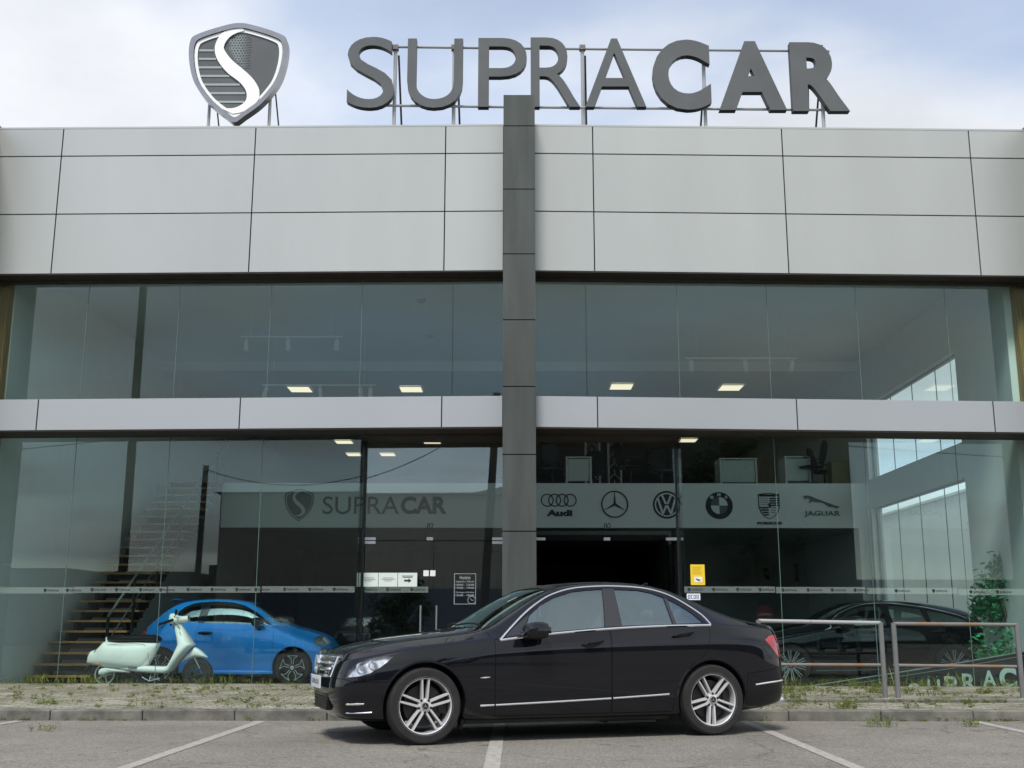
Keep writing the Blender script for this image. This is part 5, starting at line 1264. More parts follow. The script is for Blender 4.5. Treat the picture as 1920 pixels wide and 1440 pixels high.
sedan = dict(name='black_saloon', label='shiny black saloon parked across the bays in front of the showroom', cat='car', st=sedan_st(), lvl=3, crease=sedan_cr, paint=paint('black_car_paint', (.005, .0056, .0085), 0, .35),
    cav=[[(x_, 0, .42), (x_, a * .8, .42), (x_, a, .50), (x_, a + .02, .70), (x_, a + .03, .84), (x_, wb, zb), (x_, wr, zr), (x_, wr * .7, zt - .01), (x_, 0, zt)] for x_, a, wb, zb, wr, zr, zt in
         ((1.50, .55, .55, .86, .50, .90, .93), (1.75, .74, .77, .90, .62, 1.06, 1.13), (2.02, .76, .785, .92, .575, 1.25, 1.32), (2.25, .76, .785, .93, .545, 1.335, 1.385), (2.65, .76, .785, .96, .54, 1.365, 1.41), (3.0, .76, .785, .98, .54, 1.35, 1.40), (3.28, .76, .78, .99, .55, 1.29, 1.36), (3.5, .74, .77, .99, .56, 1.17, 1.26), (3.75, .6, .6, .97, .55, 1.04, 1.09))],
    arch=[(.79, .33, .362), (3.59, .33, .358)], win=[W1, W2, W3],
    screens=[([(-.655, .992), (.655, .992), (.60, 1.20), (.535, 1.335), (.30, 1.362), (-.30, 1.362), (-.535, 1.335), (-.60, 1.20)], 1.1, 2.4, 'windscreen'), ([(-.60, 1.11), (.60, 1.11), (.52, 1.33), (.3, 1.355), (-.3, 1.355), (-.52, 1.33)], 3.15, 4.3, 'rear_window')],
    lamps=[(HL, .36, 1.0, 'headlight', 'lens', 1), (TL, .50, 1.0, 'tail_light', 'redlens', 0)],
    doors=[('front_door', D1, .70), ('rear_door', D2, .70)],
    panels=[('hood', [(.17, -.56), (.30, -.685), (.5, -.765), (.8, -.800), (1.1, -.812), (1.40, -.818), (1.36, -.60), (1.33, 0), (1.36, .60), (1.40, .818), (1.1, .812), (.8, .800), (.5, .765), (.30, .685), (.17, .56), (.135, 0)], .72, 1.30, 'z'),
            ('front_bumper', [(-.1, .1), (.47, .1), (.47, .525), (.16, .535), (.10, .556), (-.1, .556)], -1, 1, 'y'), ('rear_bumper', [(3.97, .1), (4.8, .1), (4.8, .655), (4.44, .655), (4.30, .60), (3.97, .56)], -1, 1, 'y'),
            ('trunk_lid', [(4.08, -.62), (4.08, .62), (4.33, .66), (4.7, .60), (4.7, -.60), (4.33, -.66)], .68, 1.3, 'z')],
    wheels=[(.79, 0), (3.59, 1)], track=.775, tr=.325, tw=.225, rr=.238, wstyle='twin', wang=(90, 126 - 4), wmat=[M['alloy'], M['carblack'], M['chrome']])
def dress_sedan(root, surf, po, doors, body0):
    for sg in (-1, 1):
        side_strip(surf, chF, sg, .011, .002).build('chrome_trim', M['chrome'], root, smooth=True)
        side_strip(surf, chB, sg, .011, .002).build('chrome_trim', M['chrome'], root, smooth=True)
        for seg in ([(1.29, .318), (1.418, .320)], [(1.432, .320), (2.0, .338), (2.54, .357)], [(2.56, .358), (3.0, .378), (3.13, .385)]):
            side_strip(surf, spl2(seg, 6), sg, .009, .001).build('side_moulding', M['chrome'], root, smooth=True)
        side_strip(surf, [(4.06, .455), (4.2, .47), (4.34, .48), (4.44, .487)], sg, .009, .002).build('bumper_trim', M['chrome'], root, smooth=True)
        side_strip(surf, [(.05 + .02, .268), (.14, .268), (.24, .271), (.34, .276)], sg, .0065, .002).build('bumper_trim', M['chrome'], root, smooth=True)
        m_ = side_strip(surf, [(.075, .338), (.14, .342), (.21, .345), (.27, .347)], sg, [.004, .010, .011, .008], -.003); m_.build('daytime_light', pm('drl_lens', (.5, .5, .49), .15, var=.3, vscale=60), root, smooth=True)
        side_strip(surf, [(1.285, .555), (1.33, .557), (1.375, .56)], sg, [.003, .008, .003], .0).build('wing_badge', M['chrome'], root, smooth=True)
        # dark window surround and pillar covers
        for P in ([(1.52, .893), (1.60, .962), (1.69, 1.03), (1.775, 1.085), (1.70, .93), (1.69, .915)],):
            pass
        # lamp internals
        h, no = surf.side(.28, .66, sg)
        for (x_, z_, r_) in ((.235, .645, .050), (.335, .675, .046)):
            y_ = surf.side(x_, z_, sg)[0].y; m_ = MB(); dx, dy = -.55, sg * .83
            c0 = Vector((x_ + .022, y_ - sg * .034, z_)); c1 = Vector((x_ + .003, y_ - sg * .010, z_)); m_.tube([c0, c1], [r_ * .6, r_], 20, cap=False); m_.tube([c0 + Vector((.002, 0, 0)), c0 + Vector((-.01, sg * .012, 0))], r_ * .45, 16); m_.build('lamp_bowl', M['chrome'], root, smooth=True)
        # mirrors
        mm = MB(); mm.sweep([(1.645, .965, .015, .055), (1.665, .962, .050, .095), (1.73, .962, .072, .112), (1.80, .965, .075, .115), (1.85, .968, .066, .105), (1.856, .968, .05, .09)], 24, y0=sg * .985, e=3.0)
        mo = mm.build('mirror', [sedan['paint']], root, smooth=60)
        mm = MB(); mm.sweep([(1.858, .968, .058, .095), (1.862, .968, .055, .09)], 20, y0=sg * .985, e=3.0, sub=1); mm.build('mirror_glass', M['chrome'], mo)
        mm = MB(); mm.sweep([(1.66, .918, .012, .1), (1.75, .906, .020, .105), (1.84, .915, .012, .1)], 16, y0=sg * .965, e=3); mm.tube([(1.73, sg * .80, .905), (1.73, sg * .90, .915)], [.045, .03], 12); mm.build('mirror_base', M['carblack'], mo, smooth=60)
        mm = MB(); mm.sweep([(1.70, .966, .0045, .012), (1.75, .966, .011, .012), (1.84, .968, .011, .010)], 12, y0=sg * 1.098, e=3); mm.build('turn_signal', M['lens'], mo, smooth=60)
        # mirror triangle
        for (cx_, cz_, wd_) in ((2.36, .848, .10), (3.29, .925, .105)):
            h, no = surf.side(cx_, cz_, sg); dr = [o for (i, s2) in doors if s2 == sg for o in [po[i]] if (o.name.startswith('front') if cx_ < 2.6 else o.name.startswith('rear_d'))][0]
            rc = MB(); rc.sweep([(cx_ - wd_, cz_ - .018, .01, .004), (cx_ - .04, cz_ - .012, .033, .006), (cx_ + .05, cz_ + .010, .033, .006), (cx_ + wd_, cz_ + .028, .01, .004)], 16, y0=h.y + sg * .001, e=2); rc.build('handle_recess', M['carblack'], dr, smooth=60)
            hh_ = MB(); hh_.sweep([(cx_ - wd_, cz_ - .014, .006, .012), (cx_ - wd_ * .6, cz_ + .002, .018, .020), (cx_, cz_ + .012, .018, .026), (cx_ + wd_ * .7, cz_ + .026, .021, .022), (cx_ + wd_, cz_ + .03, .012, .010)], 16, y0=h.y + sg * .028, e=2.5); hh_.build('door_handle', sedan['paint'], dr, smooth=60)
            kc = MB(); kc.sweep([(cx_ + wd_ * .62, cz_ + .02, .02, .012), (cx_ + wd_ * .95, cz_ + .03, .018, .012)], 12, y0=h.y + sg * .035, e=2.5); kc.build('lock_cover', sedan['paint'], dr, smooth=60)
        # arch lips
        for wx in (.79, 3.59):
            pts = [(wx + .372 * math.cos(a), .33 + .372 * math.sin(a)) for a in [rad(t) for t in range(2, 179, 6)]]
            side_strip(surf, pts, sg, .014, -.006).build('arch_lip', sedan['paint'], root, smooth=True)
        # B pillar cover
        # wheel arch liner and shadowed suspension
    def pillar_cover(poly, sg, off=.003):
        gm = boolm(inflate(body0, surf, off), prism_me(poly, sg * .3, sg * 1.3), 'INTERSECT'); gm = keep_surface(gm, surf, off + 1.5e-3); finish('pillar_cover', gm, [M['pillargloss']], root, surf, (), off)
    for sg in (-1, 1):
        for poly in ([(2.508, .995), (2.545, 1.16), (2.576, 1.354), (2.698, 1.354), (2.687, 1.16), (2.682, 1.004)], [(3.213, 1.02), (3.208, 1.272), (3.243, 1.258), (3.247, 1.022)], [(1.53, .905), (1.62, .985), (1.79, 1.105), (1.702, .93)]):
            pillar_cover(poly, sg)
    for sg in (-1, 1):
        gm = boolm(inflate(body0, surf, .0055), prism_me([(4.33, .835), (4.40, .845), (4.60, .78), (4.60, .735), (4.44, .745)], sg * .5, sg * 1.0), 'INTERSECT'); gm = keep_surface(gm, surf, 7e-3); finish('reverse_light', gm, [pm('pale_pink_lens', (.35, .16, .16), .15)], root, surf, (), .0055)
    # grille
    gq = MB(); C3 = M['chrome']
    def bowx(y, z): return .022 + .30 * abs(y) ** 2.4 * .9 + (z - .55) * .22
    def strip_(z_, y_, hgt, fwd=0, mi=0):
        n_ = 14; vs = []
        for i in range(n_ + 1):
            yy = -y_ + 2 * y_ * i / n_; xx = bowx(yy, z_) - fwd
            for a_, b_ in ((0, -hgt / 2), (-.012, 0), (0, hgt / 2), (.05, hgt / 2), (.05, -hgt / 2)): vs.append((xx + a_, yy, z_ + b_))
        gq.add(vs, [(5 * i + k, 5 * i + (k + 1) % 5, 5 * i + 5 + (k + 1) % 5, 5 * i + 5 + k) for i in range(n_) for k in range(5)] + [tuple(range(5)), tuple(5 * n_ + k for k in range(4, -1, -1))], mi)
    n_ = 16; vs = []
    for i in range(n_ + 1):
        for z_, h_ in ((.552, .41), (.738, .46)): yy = -h_ + 2 * h_ * i / n_; vs.append((bowx(yy, z_) + .018, yy, z_)); vs.append((bowx(yy, z_) + .05, yy, z_))
    gq.add(vs, [(4 * i, 4 * i + 2, 4 * i + 6, 4 * i + 4) for i in range(n_)] + [(4 * i + 2, 4 * i + 3, 4 * i + 7, 4 * i + 6) for i in range(n_)], 1)
    strip_(.563, .40, .026); strip_(.738, .45, .030); strip_(.618, .42, .040, -.004); strip_(.688, .44, .046, -.004)
    for sg in (-1, 1): gq.tube([(bowx(.40, .555), sg * .405, .558), (bowx(.455, .735) + .0, sg * .455, .735)], .018, 8)
    for k in range(9):
        yy = -.36 + .09 * k; gq.tube([(bowx(yy, .56) + .02, yy, .56), (bowx(yy, .75) + .02, yy * 1.05, .75)], .004, 5)
    gq.build('grille', [C3, M['carblack']], root, smooth=30)
    sb = MB(); tmp = MB(); c_ = circ(0, 0, .092, 40); ring(tmp, c_, circ(0, 0, .082, 40), -.012, .012); star(tmp, 0, 0, .086, -.006, .006, 0, .12)
    sb.add([(v[1] + .0 - .012, v[0], v[2] + .655) for v in tmp.v], tmp.f); sb.build('grille_star', C3, root, smooth=30)
    # plate, intake, fog area
    pq = MB(); pq.box(-.028, -.018, -.26, .26, .455, .565); pl_ = pq.build('licence_plate', pm('plate_white', (.60, .63, .66), .35), root, bevel=.003)
    tq = MB(); T_ = MB(); text_fit(T_, 'SUPRACAR', -.17, .20, -.022, .022, 0, .02, .002); tq.add([(-.030 + v[1], -v[0] * 1.0, v[2] + .512) for v in T_.v], T_.f); tq.build('plate_text', M['railgrey'], pl_)
    tq = MB(); tq.box(-.0305, -.0285, .215, .255, .46, .56); tq.build('plate_band', M['blue'], pl_)
    lq = MB(); lq.prism([(-.30, .27), (.30, .27), (.36, .43), (-.36, .43)], .03, .14, 'x'); 
    for k in range(5): lq.box(.020, .030, -.31, .31, .29 + .028 * k, .297 + .028 * k)
    lq.build('air_intake', M['carblack'], root)
    # wipers, washer, antenna fin
    for (y0_, y1_) in ((-.55, .02), (.05, .58)):
        q_ = MB(); pts = []
        for t in range(9):
            y_ = y0_ + (y1_ - y0_) * t / 8; z_ = 1.0 + .018 * math.sin(t / 8 * 3.1); h = surf.t.ray_cast(Vector((.9, y_, z_)), Vector((1, 0, 0)))
            if h[0] is not None: pts.append(h[0] + Vector((-.014, 0, .012)))
        if len(pts) > 2: q_.tube(pts, .008, 6); q_.build('wiper', M['carblack'], root)
    q_ = MB(); h = surf.t.ray_cast(Vector((3.28, 0, 2)), Vector((0, 0, -1)))[0]; q_.prism([(-.07, 0), (.07, 0), (.075, .05), (.05, .055)], -.012, .012); o_ = q_.build('antenna_fin', sedan['paint'], root, loc=(h.x, 0, h.z - .01), bevel=.006)
    # seats, wheel, dashboard
    q_ = MB(); q_.sweep([(1.55, .90, .05, .62), (1.72, .93, .055, .70), (1.9, .88, .05, .70)], 16, e=3); q_.build('dashboard', M['carblack'], root, smooth=60)
    for y_ in (-.36, .36):
        q_ = MB(); q_.sweep([(2.45, .55, .07, .22), (2.55, .85, .065, .24), (2.64, 1.10, .045, .20), (2.66, 1.14, .02, .12)], 16, y0=y_, e=3); q_.sweep([(2.66, 1.17, .03, .11), (2.68, 1.24, .045, .13), (2.69, 1.30, .02, .1)], 14, y0=y_, e=3); q_.build('front_seat', M['seatgrey'], root, smooth=60)
    q_ = MB(); q_.sweep([(3.3, .55, .07, .60), (3.42, .9, .06, .62), (3.5, 1.05, .03, .56)], 16, e=4)
    for y_ in (-.38, .38): q_.sweep([(3.5, 1.06, .03, .11), (3.52, 1.12, .035, .12), (3.53, 1.17, .015, .09)], 14, y0=y_, e=3)
    q_.build('rear_seat', M['seatgrey'], root, smooth=60)
    q_ = MB(); tmp = MB(); ring_pts = [(.19 * math.cos(a), .19 * math.sin(a)) for a in [rad(t) for t in range(0, 361, 15)]]
    q_.tube([(2.06 + b * .35, -.36 + a, .97 + b * .93) for a, b in ring_pts], .016, 8); q_.tube([(1.9, -.36, .9), (2.04, -.36, .96)], .04, 10); q_.build('steering_wheel', M['carblack'], root, smooth=True)
    # exhaust tip, underbody
    for y_ in (-.5, .5): q_ = MB(); q_.tube([(4.35, y_, .285), (4.56, y_, .285)], .038, 16); q_.build('exhaust_tip', M['chrome'], root, smooth=True)
    q_ = MB(); q_.box(1.2, 3.2, -.7, .7, .15, .20); q_.box(2.55, 3.05, -.75, -.45, .13, .149); q_.build('underbody', M['carblack'], root)
    for sg in (-1, 1): q_ = MB(); q_.sweep([(.98 + .14, .12, .012, .08), (1.14, .2, .02, .08)], 8, y0=sg * .78); q_.build('wheel_deflector', M['carblack'], root)
M['pillargloss'] = pm('gloss_black_trim', (.012, .012, .015), .15, coat=1)
TH = rad(19.9)
def place_car(root, x0, y0, th): root.location = (x0, y0, 0); root.rotation_euler = (0, 0, th)
r_, s_, po_, dd_, b0_ = build_car(sedan); dress_sedan(r_, s_, po_, dd_, b0_)
# near wheel contact patches on the ground give the pose
pA = atz(795, 1397, 0); pB = atz(1333, 1379, 0); th = math.atan2(pB.y - pA.y, pB.x - pA.x)
c_, s2 = math.cos(th), math.sin(th); yl = -.845
place_car(r_, pA.x - .79 * c_ + yl * s2, pA.y - .79 * s2 - yl * c_, th)
SED = r_
# ---------------------------------------------------------------- blue hatchback inside
def hatch_st():
    R9 = []
    R9.append([(.10, 0, .20), (.10, .44, .20), (.05, .50, .25), (.0, .52, .44), (.03, .50, .58), (.07, .47, .66), (.13, .42, .715), (.14, .3, .735), (.145, 0, .74)])
    R9.append([(.15, 0, .18), (.15, .58, .18), (.12, .66, .24), (.08, .70, .44), (.12, .69, .60), (.18, .65, .72), (.24, .55, .80), (.25, .38, .825), (.25, 0, .835)])
    R9.append(S9(.36, .17, .74, .79, .62, .785, .76, .72, .865, .58, .895, xo=[0, 0, 0, -.03, -.01, .01, .02, .03, .03]))
    R9.append(S9(.70, .17, .76, .815, .70, .812, .85, .745, .94, .62, .975))
    R9.append(S9(.95, .17, .77, .813, .75, .81, .93, .755, .99, .68, 1.035))
    R9.append(S9(1.15, .17, .77, .812, .80, .808, .99, .762, 1.13, .655, 1.19))
    R9.append(S9(1.38, .17, .77, .812, .82, .808, 1.01, .765, 1.29, .605, 1.345))
    R9.append(S9(1.60, .17, .77, .812, .83, .808, 1.02, .767, 1.385, .57, 1.425))
    R9.append(S9(2.05, .17, .77, .812, .84, .808, 1.035, .767, 1.425, .555, 1.462))
    R9.append(S9(2.50, .17, .76, .815, .85, .81, 1.055, .76, 1.40, .56, 1.448))
    R9.append(S9(2.78, .18, .75, .818, .86, .812, 1.075, .745, 1.33, .57, 1.395))
    R9.append(S9(2.98, .20, .74, .812, .86, .80, 1.07, .72, 1.19, .59, 1.255))
    R9.append(S9(3.18, .22, .72, .78, .85, .755, .98, .68, 1.03, .57, 1.08))
    R9.append([(3.33, 0, .25), (3.33, .55, .25), (3.36, .62, .30), (3.40, .66, .44), (3.36, .64, .78), (3.32, .58, .87), (3.28, .5, .93), (3.27, .36, .96), (3.27, 0, .97)])
    R9.append([(3.39, 0, .28), (3.39, .4, .28), (3.42, .45, .33), (3.45, .48, .45), (3.41, .47, .76), (3.37, .44, .84), (3.34, .38, .89), (3.33, .28, .92), (3.33, 0, .93)])
    return R9
def cr2(r, s): return {4: .25, 5: .35, 6: .3, 2: .5}.get(r, 0)
HW1 = [(1.075, 1.005), (1.38, 1.225), (1.58, 1.325), (1.78, 1.375), (2.05, 1.395), (2.15, 1.392), (2.22, 1.032), (1.7, 1.012)]
HW2 = [(2.30, 1.385), (2.47, 1.355), (2.60, 1.30), (2.69, 1.22), (2.70, 1.09), (2.55, 1.055), (2.34, 1.04)]
HD = [(1.03, .96), (1.045, .26), (2.16, .26), (2.24, .40), (2.33, .60), (2.345, .85), (2.29, 1.05), (2.26, 1.40), (2.05, 1.408), (1.75, 1.388), (1.56, 1.34), (1.37, 1.24), (1.15, 1.075)]
def roundp(cx, cz, rx, rz_, n=18): return [(cx + rx * math.cos(2 * math.pi * i / n), cz + rz_ * math.sin(2 * math.pi * i / n)) for i in range(n)]
hatch = dict(name='blue_hatchback', label='small glossy blue three door hatchback behind the white scooter', cat='car', st=hatch_st(), lvl=2, crease=cr2, paint=paint('blue_car_paint', (.012, .34, 1.0), .35, .3),
    cav=[[(x_, 0, .42), (x_, .5, .42), (x_, .62, .5), (x_, .68, .70), (x_, .70, .86), (x_, wb, zb), (x_, wr, zr), (x_, wr * .7, zt - .01), (x_, 0, zt)] for x_, wb, zb, wr, zr, zt in
         ((1.12, .6, .90, .5, .94, .96), (1.38, .70, .99, .555, 1.22, 1.28), (1.62, .705, 1.0, .52, 1.335, 1.38), (2.05, .705, 1.01, .51, 1.375, 1.42), (2.5, .70, 1.03, .51, 1.35, 1.40), (2.74, .68, 1.04, .52, 1.27, 1.34), (2.95, .6, 1.0, .5, 1.1, 1.15))],
    arch=[(.70, .31, .335), (2.935, .31, .335)], win=[HW1, HW2],
    screens=[([(-.60, 1.045), (.60, 1.045), (.56, 1.2), (.50, 1.33), (.3, 1.365), (-.3, 1.365), (-.50, 1.33), (-.56, 1.2)], .8, 1.75, 'windscreen'), ([(-.50, 1.10), (.50, 1.10), (.47, 1.33), (-.47, 1.33)], 2.6, 3.3, 'rear_window')],
    lamps=[(roundp(.240, .738, .118, .088), .36, 1.0, 'headlight', 'lens', 1), (roundp(.175, .565, .085, .055), .36, 1.0, 'fog_light', 'lens', 1), ([(3.20, .93), (3.30, .98), (3.50, .98), (3.5, .72), (3.34, .70), (3.24, .78)], .45, 1.0, 'tail_light', 'redlens', 0)],
    doors=[('door', HD, .62)],
    panels=[('hood', [(.17, -.45), (.5, -.60), (1.0, -.70), (.93, -.5), (.90, 0), (.93, .5), (1.0, .70), (.5, .60), (.17, .45), (.14, 0)], .68, 1.3, 'z'), ('front_bumper', [(-.1, .1), (.39, .1), (.42, .50), (.12, .655), (-.1, .655)], -1, 1, 'y')],
    wheels=[(.70, 0), (2.935, 1)], track=.70, tr=.30, tw=.19, rr=.222, wstyle='five', wang=(90, 90 + 20), wmat=[M['rimblack'], M['rimblack'], M['alloy']])
r_, s_, po_, dd_, b0_ = build_car(hatch)
for sg in (-1, 1):
    side_strip(s_, [(1.05, .905), (1.7, .915), (2.25, .93)], sg, .004, .001).build('shoulder_line', hatch['paint'], r_, smooth=True)
    q_ = MB(); q_.sweep([(1.06, .215, .02, .02), (1.1, .225, .035, .03), (2.1, .225, .035, .03), (2.2, .22, .02, .02)], 12, y0=sg * .79, e=3); q_.build('side_skirt', hatch['paint'], r_, smooth=60)
    h = s_.side(2.16, .86, sg)[0]; dr = [po_[i] for i, s2 in dd_ if s2 == sg][0]
    q_ = MB(); q_.sweep([(2.06, .868, .008, .012), (2.12, .87, .018, .02), (2.24, .87, .018, .02), (2.30, .868, .008, .012)], 12, y0=h.y + sg * .022, e=2.5); q_.sweep([(2.12, .862, .03, .005), (2.24, .862, .03, .005)], 12, y0=h.y + sg * .004); q_.build('door_handle', M['rimblack'], dr, smooth=60)
    q_ = MB(); q_.sweep([(1.20, 1.02, .02, .06), (1.24, 1.045, .065, .09), (1.34, 1.05, .075, .095), (1.38, 1.05, .05, .08)], 16, y0=sg * .90, e=2.6); q_.tube([(1.28, sg * .77, .93), (1.28, sg * .88, .99)], [.035, .03], 10); q_.build('mirror', M['rimblack'], r_, smooth=60)
    for (cx_, cz_, rr_) in ((.235, .735, .055), (.175, .565, .04)):
        y_ = s_.side(cx_ + .02, cz_, sg)[0].y; q_ = MB(); c0 = Vector((cx_ + .05, y_ - sg * .07, cz_)); q_.tube([c0, c0 + Vector((-.03, sg * .05, 0))], [rr_ * .6, rr_], 18, cap=False); q_.build('lamp_bowl', M['chrome'], r_, smooth=True)
    for wx in (.70, 2.935):
        side_strip(s_, [(wx + .345 * math.cos(a), .31 + .345 * math.sin(a)) for a in [rad(t) for t in range(2, 179, 6)]], sg, .008, -.003).build('arch_lip', hatch['paint'], r_, smooth=True)
    def pc_(poly, off=.003):
        gm = boolm(inflate(b0_, s_, off), prism_me(poly, sg * .3, sg * 1.3), 'INTERSECT'); gm = keep_surface(gm, s_, off + 2e-3); finish('pillar_cover', gm, [M['pillargloss']], r_, s_, (), off)
    pc_([(2.152, 1.392), (2.297, 1.383), (2.337, 1.04), (2.222, 1.032)])
q_ = MB(); q_.sweep([(2.72, 1.43, .01, .46), (2.82, 1.425, .016, .50), (2.90, 1.405, .008, .48)], 12, e=4); q_.build('roof_spoiler', hatch['paint'], r_, smooth=60)
for y_ in (-.33, .33):
    q_ = MB(); q_.sweep([(1.95, .5, .07, .2), (2.05, .85, .06, .22), (2.12, 1.08, .04, .17), (2.14, 1.2, .04, .12), (2.15, 1.25, .015, .09)], 16, y0=y_, e=3); q_.build('front_seat', M['seatgrey'], r_, smooth=60)
q_ = MB(); q_.sweep([(1.13, .92, .04, .5), (1.3, .95, .06, .62), (1.42, .88, .05, .62)], 16, e=3); q_.build('dashboard', M['carblack'], r_, smooth=60)
q_ = MB(); q_.box(.9, 2.8, -.6, .6, .13, .18); q_.build('underbody', M['carblack'], r_)
BX = at(1592 / 2.909, 1040 + 615 / 2.909, 19.5).x + .70
r_.location = (BX, 19.5 + .80, .02); r_.rotation_euler = (0, 0, math.pi)
# ---------------------------------------------------------------- black estate inside
def wag_st():
    R9 = []
    R9.append([(.12, 0, .20), (.12, .50, .20), (.06, .58, .25), (.0, .60, .44), (.02, .60, .58), (.06, .58, .66), (.13, .52, .72), (.14, .36, .74), (.145, 0, .75)])
    R9.append([(.17, 0, .18), (.17, .66, .18), (.14, .76, .24), (.10, .80, .44), (.13, .80, .60), (.2, .76, .70), (.26, .66, .78), (.27, .45, .81), (.27, 0, .82)])
    R9.append(S9(.42, .16, .82, .88, .64, .88, .77, .82, .84, .68, .875, xo=[0, 0, 0, -.03, 0, .02, .03, .03, .03]))
    R9.append(S9(.90, .155, .86, .93, .72, .925, .86, .85, .935, .70, .965))
    R9.append(S9(1.35, .15, .88, .925, .80, .92, .925, .87, .99, .76, 1.05))
    R9.append(S9(1.62, .15, .88, .925, .83, .92, .95, .875, 1.125, .735, 1.205))
    R9.append(S9(1.95, .15, .88, .925, .85, .92, .97, .878, 1.30, .675, 1.365))
    R9.append(S9(2.25, .15, .88, .925, .86, .92, .98, .878, 1.375, .635, 1.43))
    R9.append(S9(2.65, .15, .88, .925, .87, .92, .99, .876, 1.41, .62, 1.46))
    R9.append(S9(3.15, .155, .87, .925, .88, .92, 1.0, .87, 1.385, .61, 1.445))
    R9.append(S9(3.65, .16, .86, .93, .89, .925, 1.01, .86, 1.31, .62, 1.385))
    R9.append(S9(4.05, .18, .84, .92, .90, .91, 1.02, .83, 1.215, .64, 1.31))
    R9.append(S9(4.30, .20, .82, .89, .90, .87, 1.0, .79, 1.10, .66, 1.185))
    R9.append(S9(4.52, .23, .78, .85, .89, .82, .95, .74, .985, .64, 1.035))
    R9.append([(4.70, 0, .27), (4.70, .62, .27), (4.73, .70, .31), (4.76, .74, .46), (4.70, .74, .80), (4.67, .68, .88), (4.65, .6, .92), (4.64, .42, .94), (4.64, 0, .95)])
    R9.append([(4.80, 0, .30), (4.80, .48, .30), (4.83, .54, .34), (4.86, .57, .48), (4.79, .56, .78), (4.75, .52, .85), (4.73, .46, .88), (4.72, .32, .90), (4.72, 0, .91)])
    return R9
gch = spl2([(1.60, .985), (1.66, 1.09), (1.80, 1.195), (2.02, 1.295), (2.2, 1.348), (2.42, 1.375), (2.75, 1.372), (3.2, 1.322), (3.6, 1.24), (3.95, 1.135), (4.12, 1.05)], 5)
GW1 = [(1.80, 1.005), (1.86, 1.17), (2.05, 1.27), (2.22, 1.322), (2.42, 1.346), (2.54, 1.345), (2.56, 1.01), (2.2, .995)]
GW2 = [(2.68, 1.013), (2.66, 1.342), (2.9, 1.325), (3.20, 1.285), (3.27, 1.02)]
GW3 = [(3.32, 1.262), (3.6, 1.205), (3.9, 1.115), (4.02, 1.055), (3.34, 1.022)]
GD1 = [(1.44, .92), (1.44, .25), (2.60, .25), (2.61, 1.36), (2.42, 1.36), (2.2, 1.335), (2.02, 1.28), (1.82, 1.185), (1.66, 1.05), (1.58, .97)]
GD2 = [(2.62, .25), (3.22, .25), (3.24, .38), (3.30, .55), (3.42, .70), (3.52, .86), (3.56, 1.02), (3.4, 1.27), (3.2, 1.308), (2.75, 1.358), (2.625, 1.36)]
estate = dict(name='black_estate', label='long black estate car with many spoked wheels behind the right glass', cat='car', st=wag_st(), lvl=2, crease=cr2, paint=sedan['paint'],
    cav=[[(x_, 0, .42), (x_, .6, .42), (x_, .72, .5), (x_, .78, .70), (x_, .80, .86), (x_, wb, zb), (x_, wr, zr), (x_, wr * .7, zt - .01), (x_, 0, zt)] for x_, wb, zb, wr, zr, zt in
         ((1.62, .7, .9, .6, .97, .98), (1.95, .80, .94, .61, 1.22, 1.29), (2.25, .81, .95, .575, 1.325, 1.385), (2.65, .81, .96, .56, 1.36, 1.415), (3.15, .80, .97, .55, 1.33, 1.40), (3.65, .79, .98, .55, 1.25, 1.33), (4.05, .74, .98, .52, 1.12, 1.22), (4.3, .6, .9, .5, 1.0, 1.05))],
    arch=[(.90, .345, .375), (3.667, .345, .375)], win=[GW1, GW2, GW3],
    screens=[([(-.68, 1.045), (.68, 1.045), (.62, 1.25), (.56, 1.345), (.3, 1.38), (-.3, 1.38), (-.56, 1.345), (-.62, 1.25)], 1.25, 2.4, 'windscreen'), ([(-.56, 1.03), (.56, 1.03), (.5, 1.20), (-.5, 1.20)], 3.9, 4.7, 'rear_window')],
    lamps=[([(.16, .60), (.20, .70), (.42, .77), (.62, .78), (.45, .68), (.25, .60)], .40, 1.1, 'headlight', 'lens', 1), ([(4.28, .87), (4.36, .91), (4.9, .91), (4.9, .74), (4.6, .76)], .5, 1.1, 'tail_light', 'redlens', 0)],
    doors=[('front_door', GD1, .74), ('rear_door', GD2, .74)], panels=[('hood', [(.17, -.55), (.5, -.70), (1.38, -.80), (1.28, -.5), (1.25, 0), (1.28, .5), (1.38, .80), (.5, .70), (.17, .55), (.14, 0)], .68, 1.3, 'z')],
    wheels=[(.90, 0), (3.667, 1)], track=.80, tr=.345, tw=.24, rr=.262, wstyle='multi', wang=(95, 90), wmat=[M['rimblack'], M['rimblack'], M['alloy']])
r_, s_, po_, dd_, b0_ = build_car(estate)
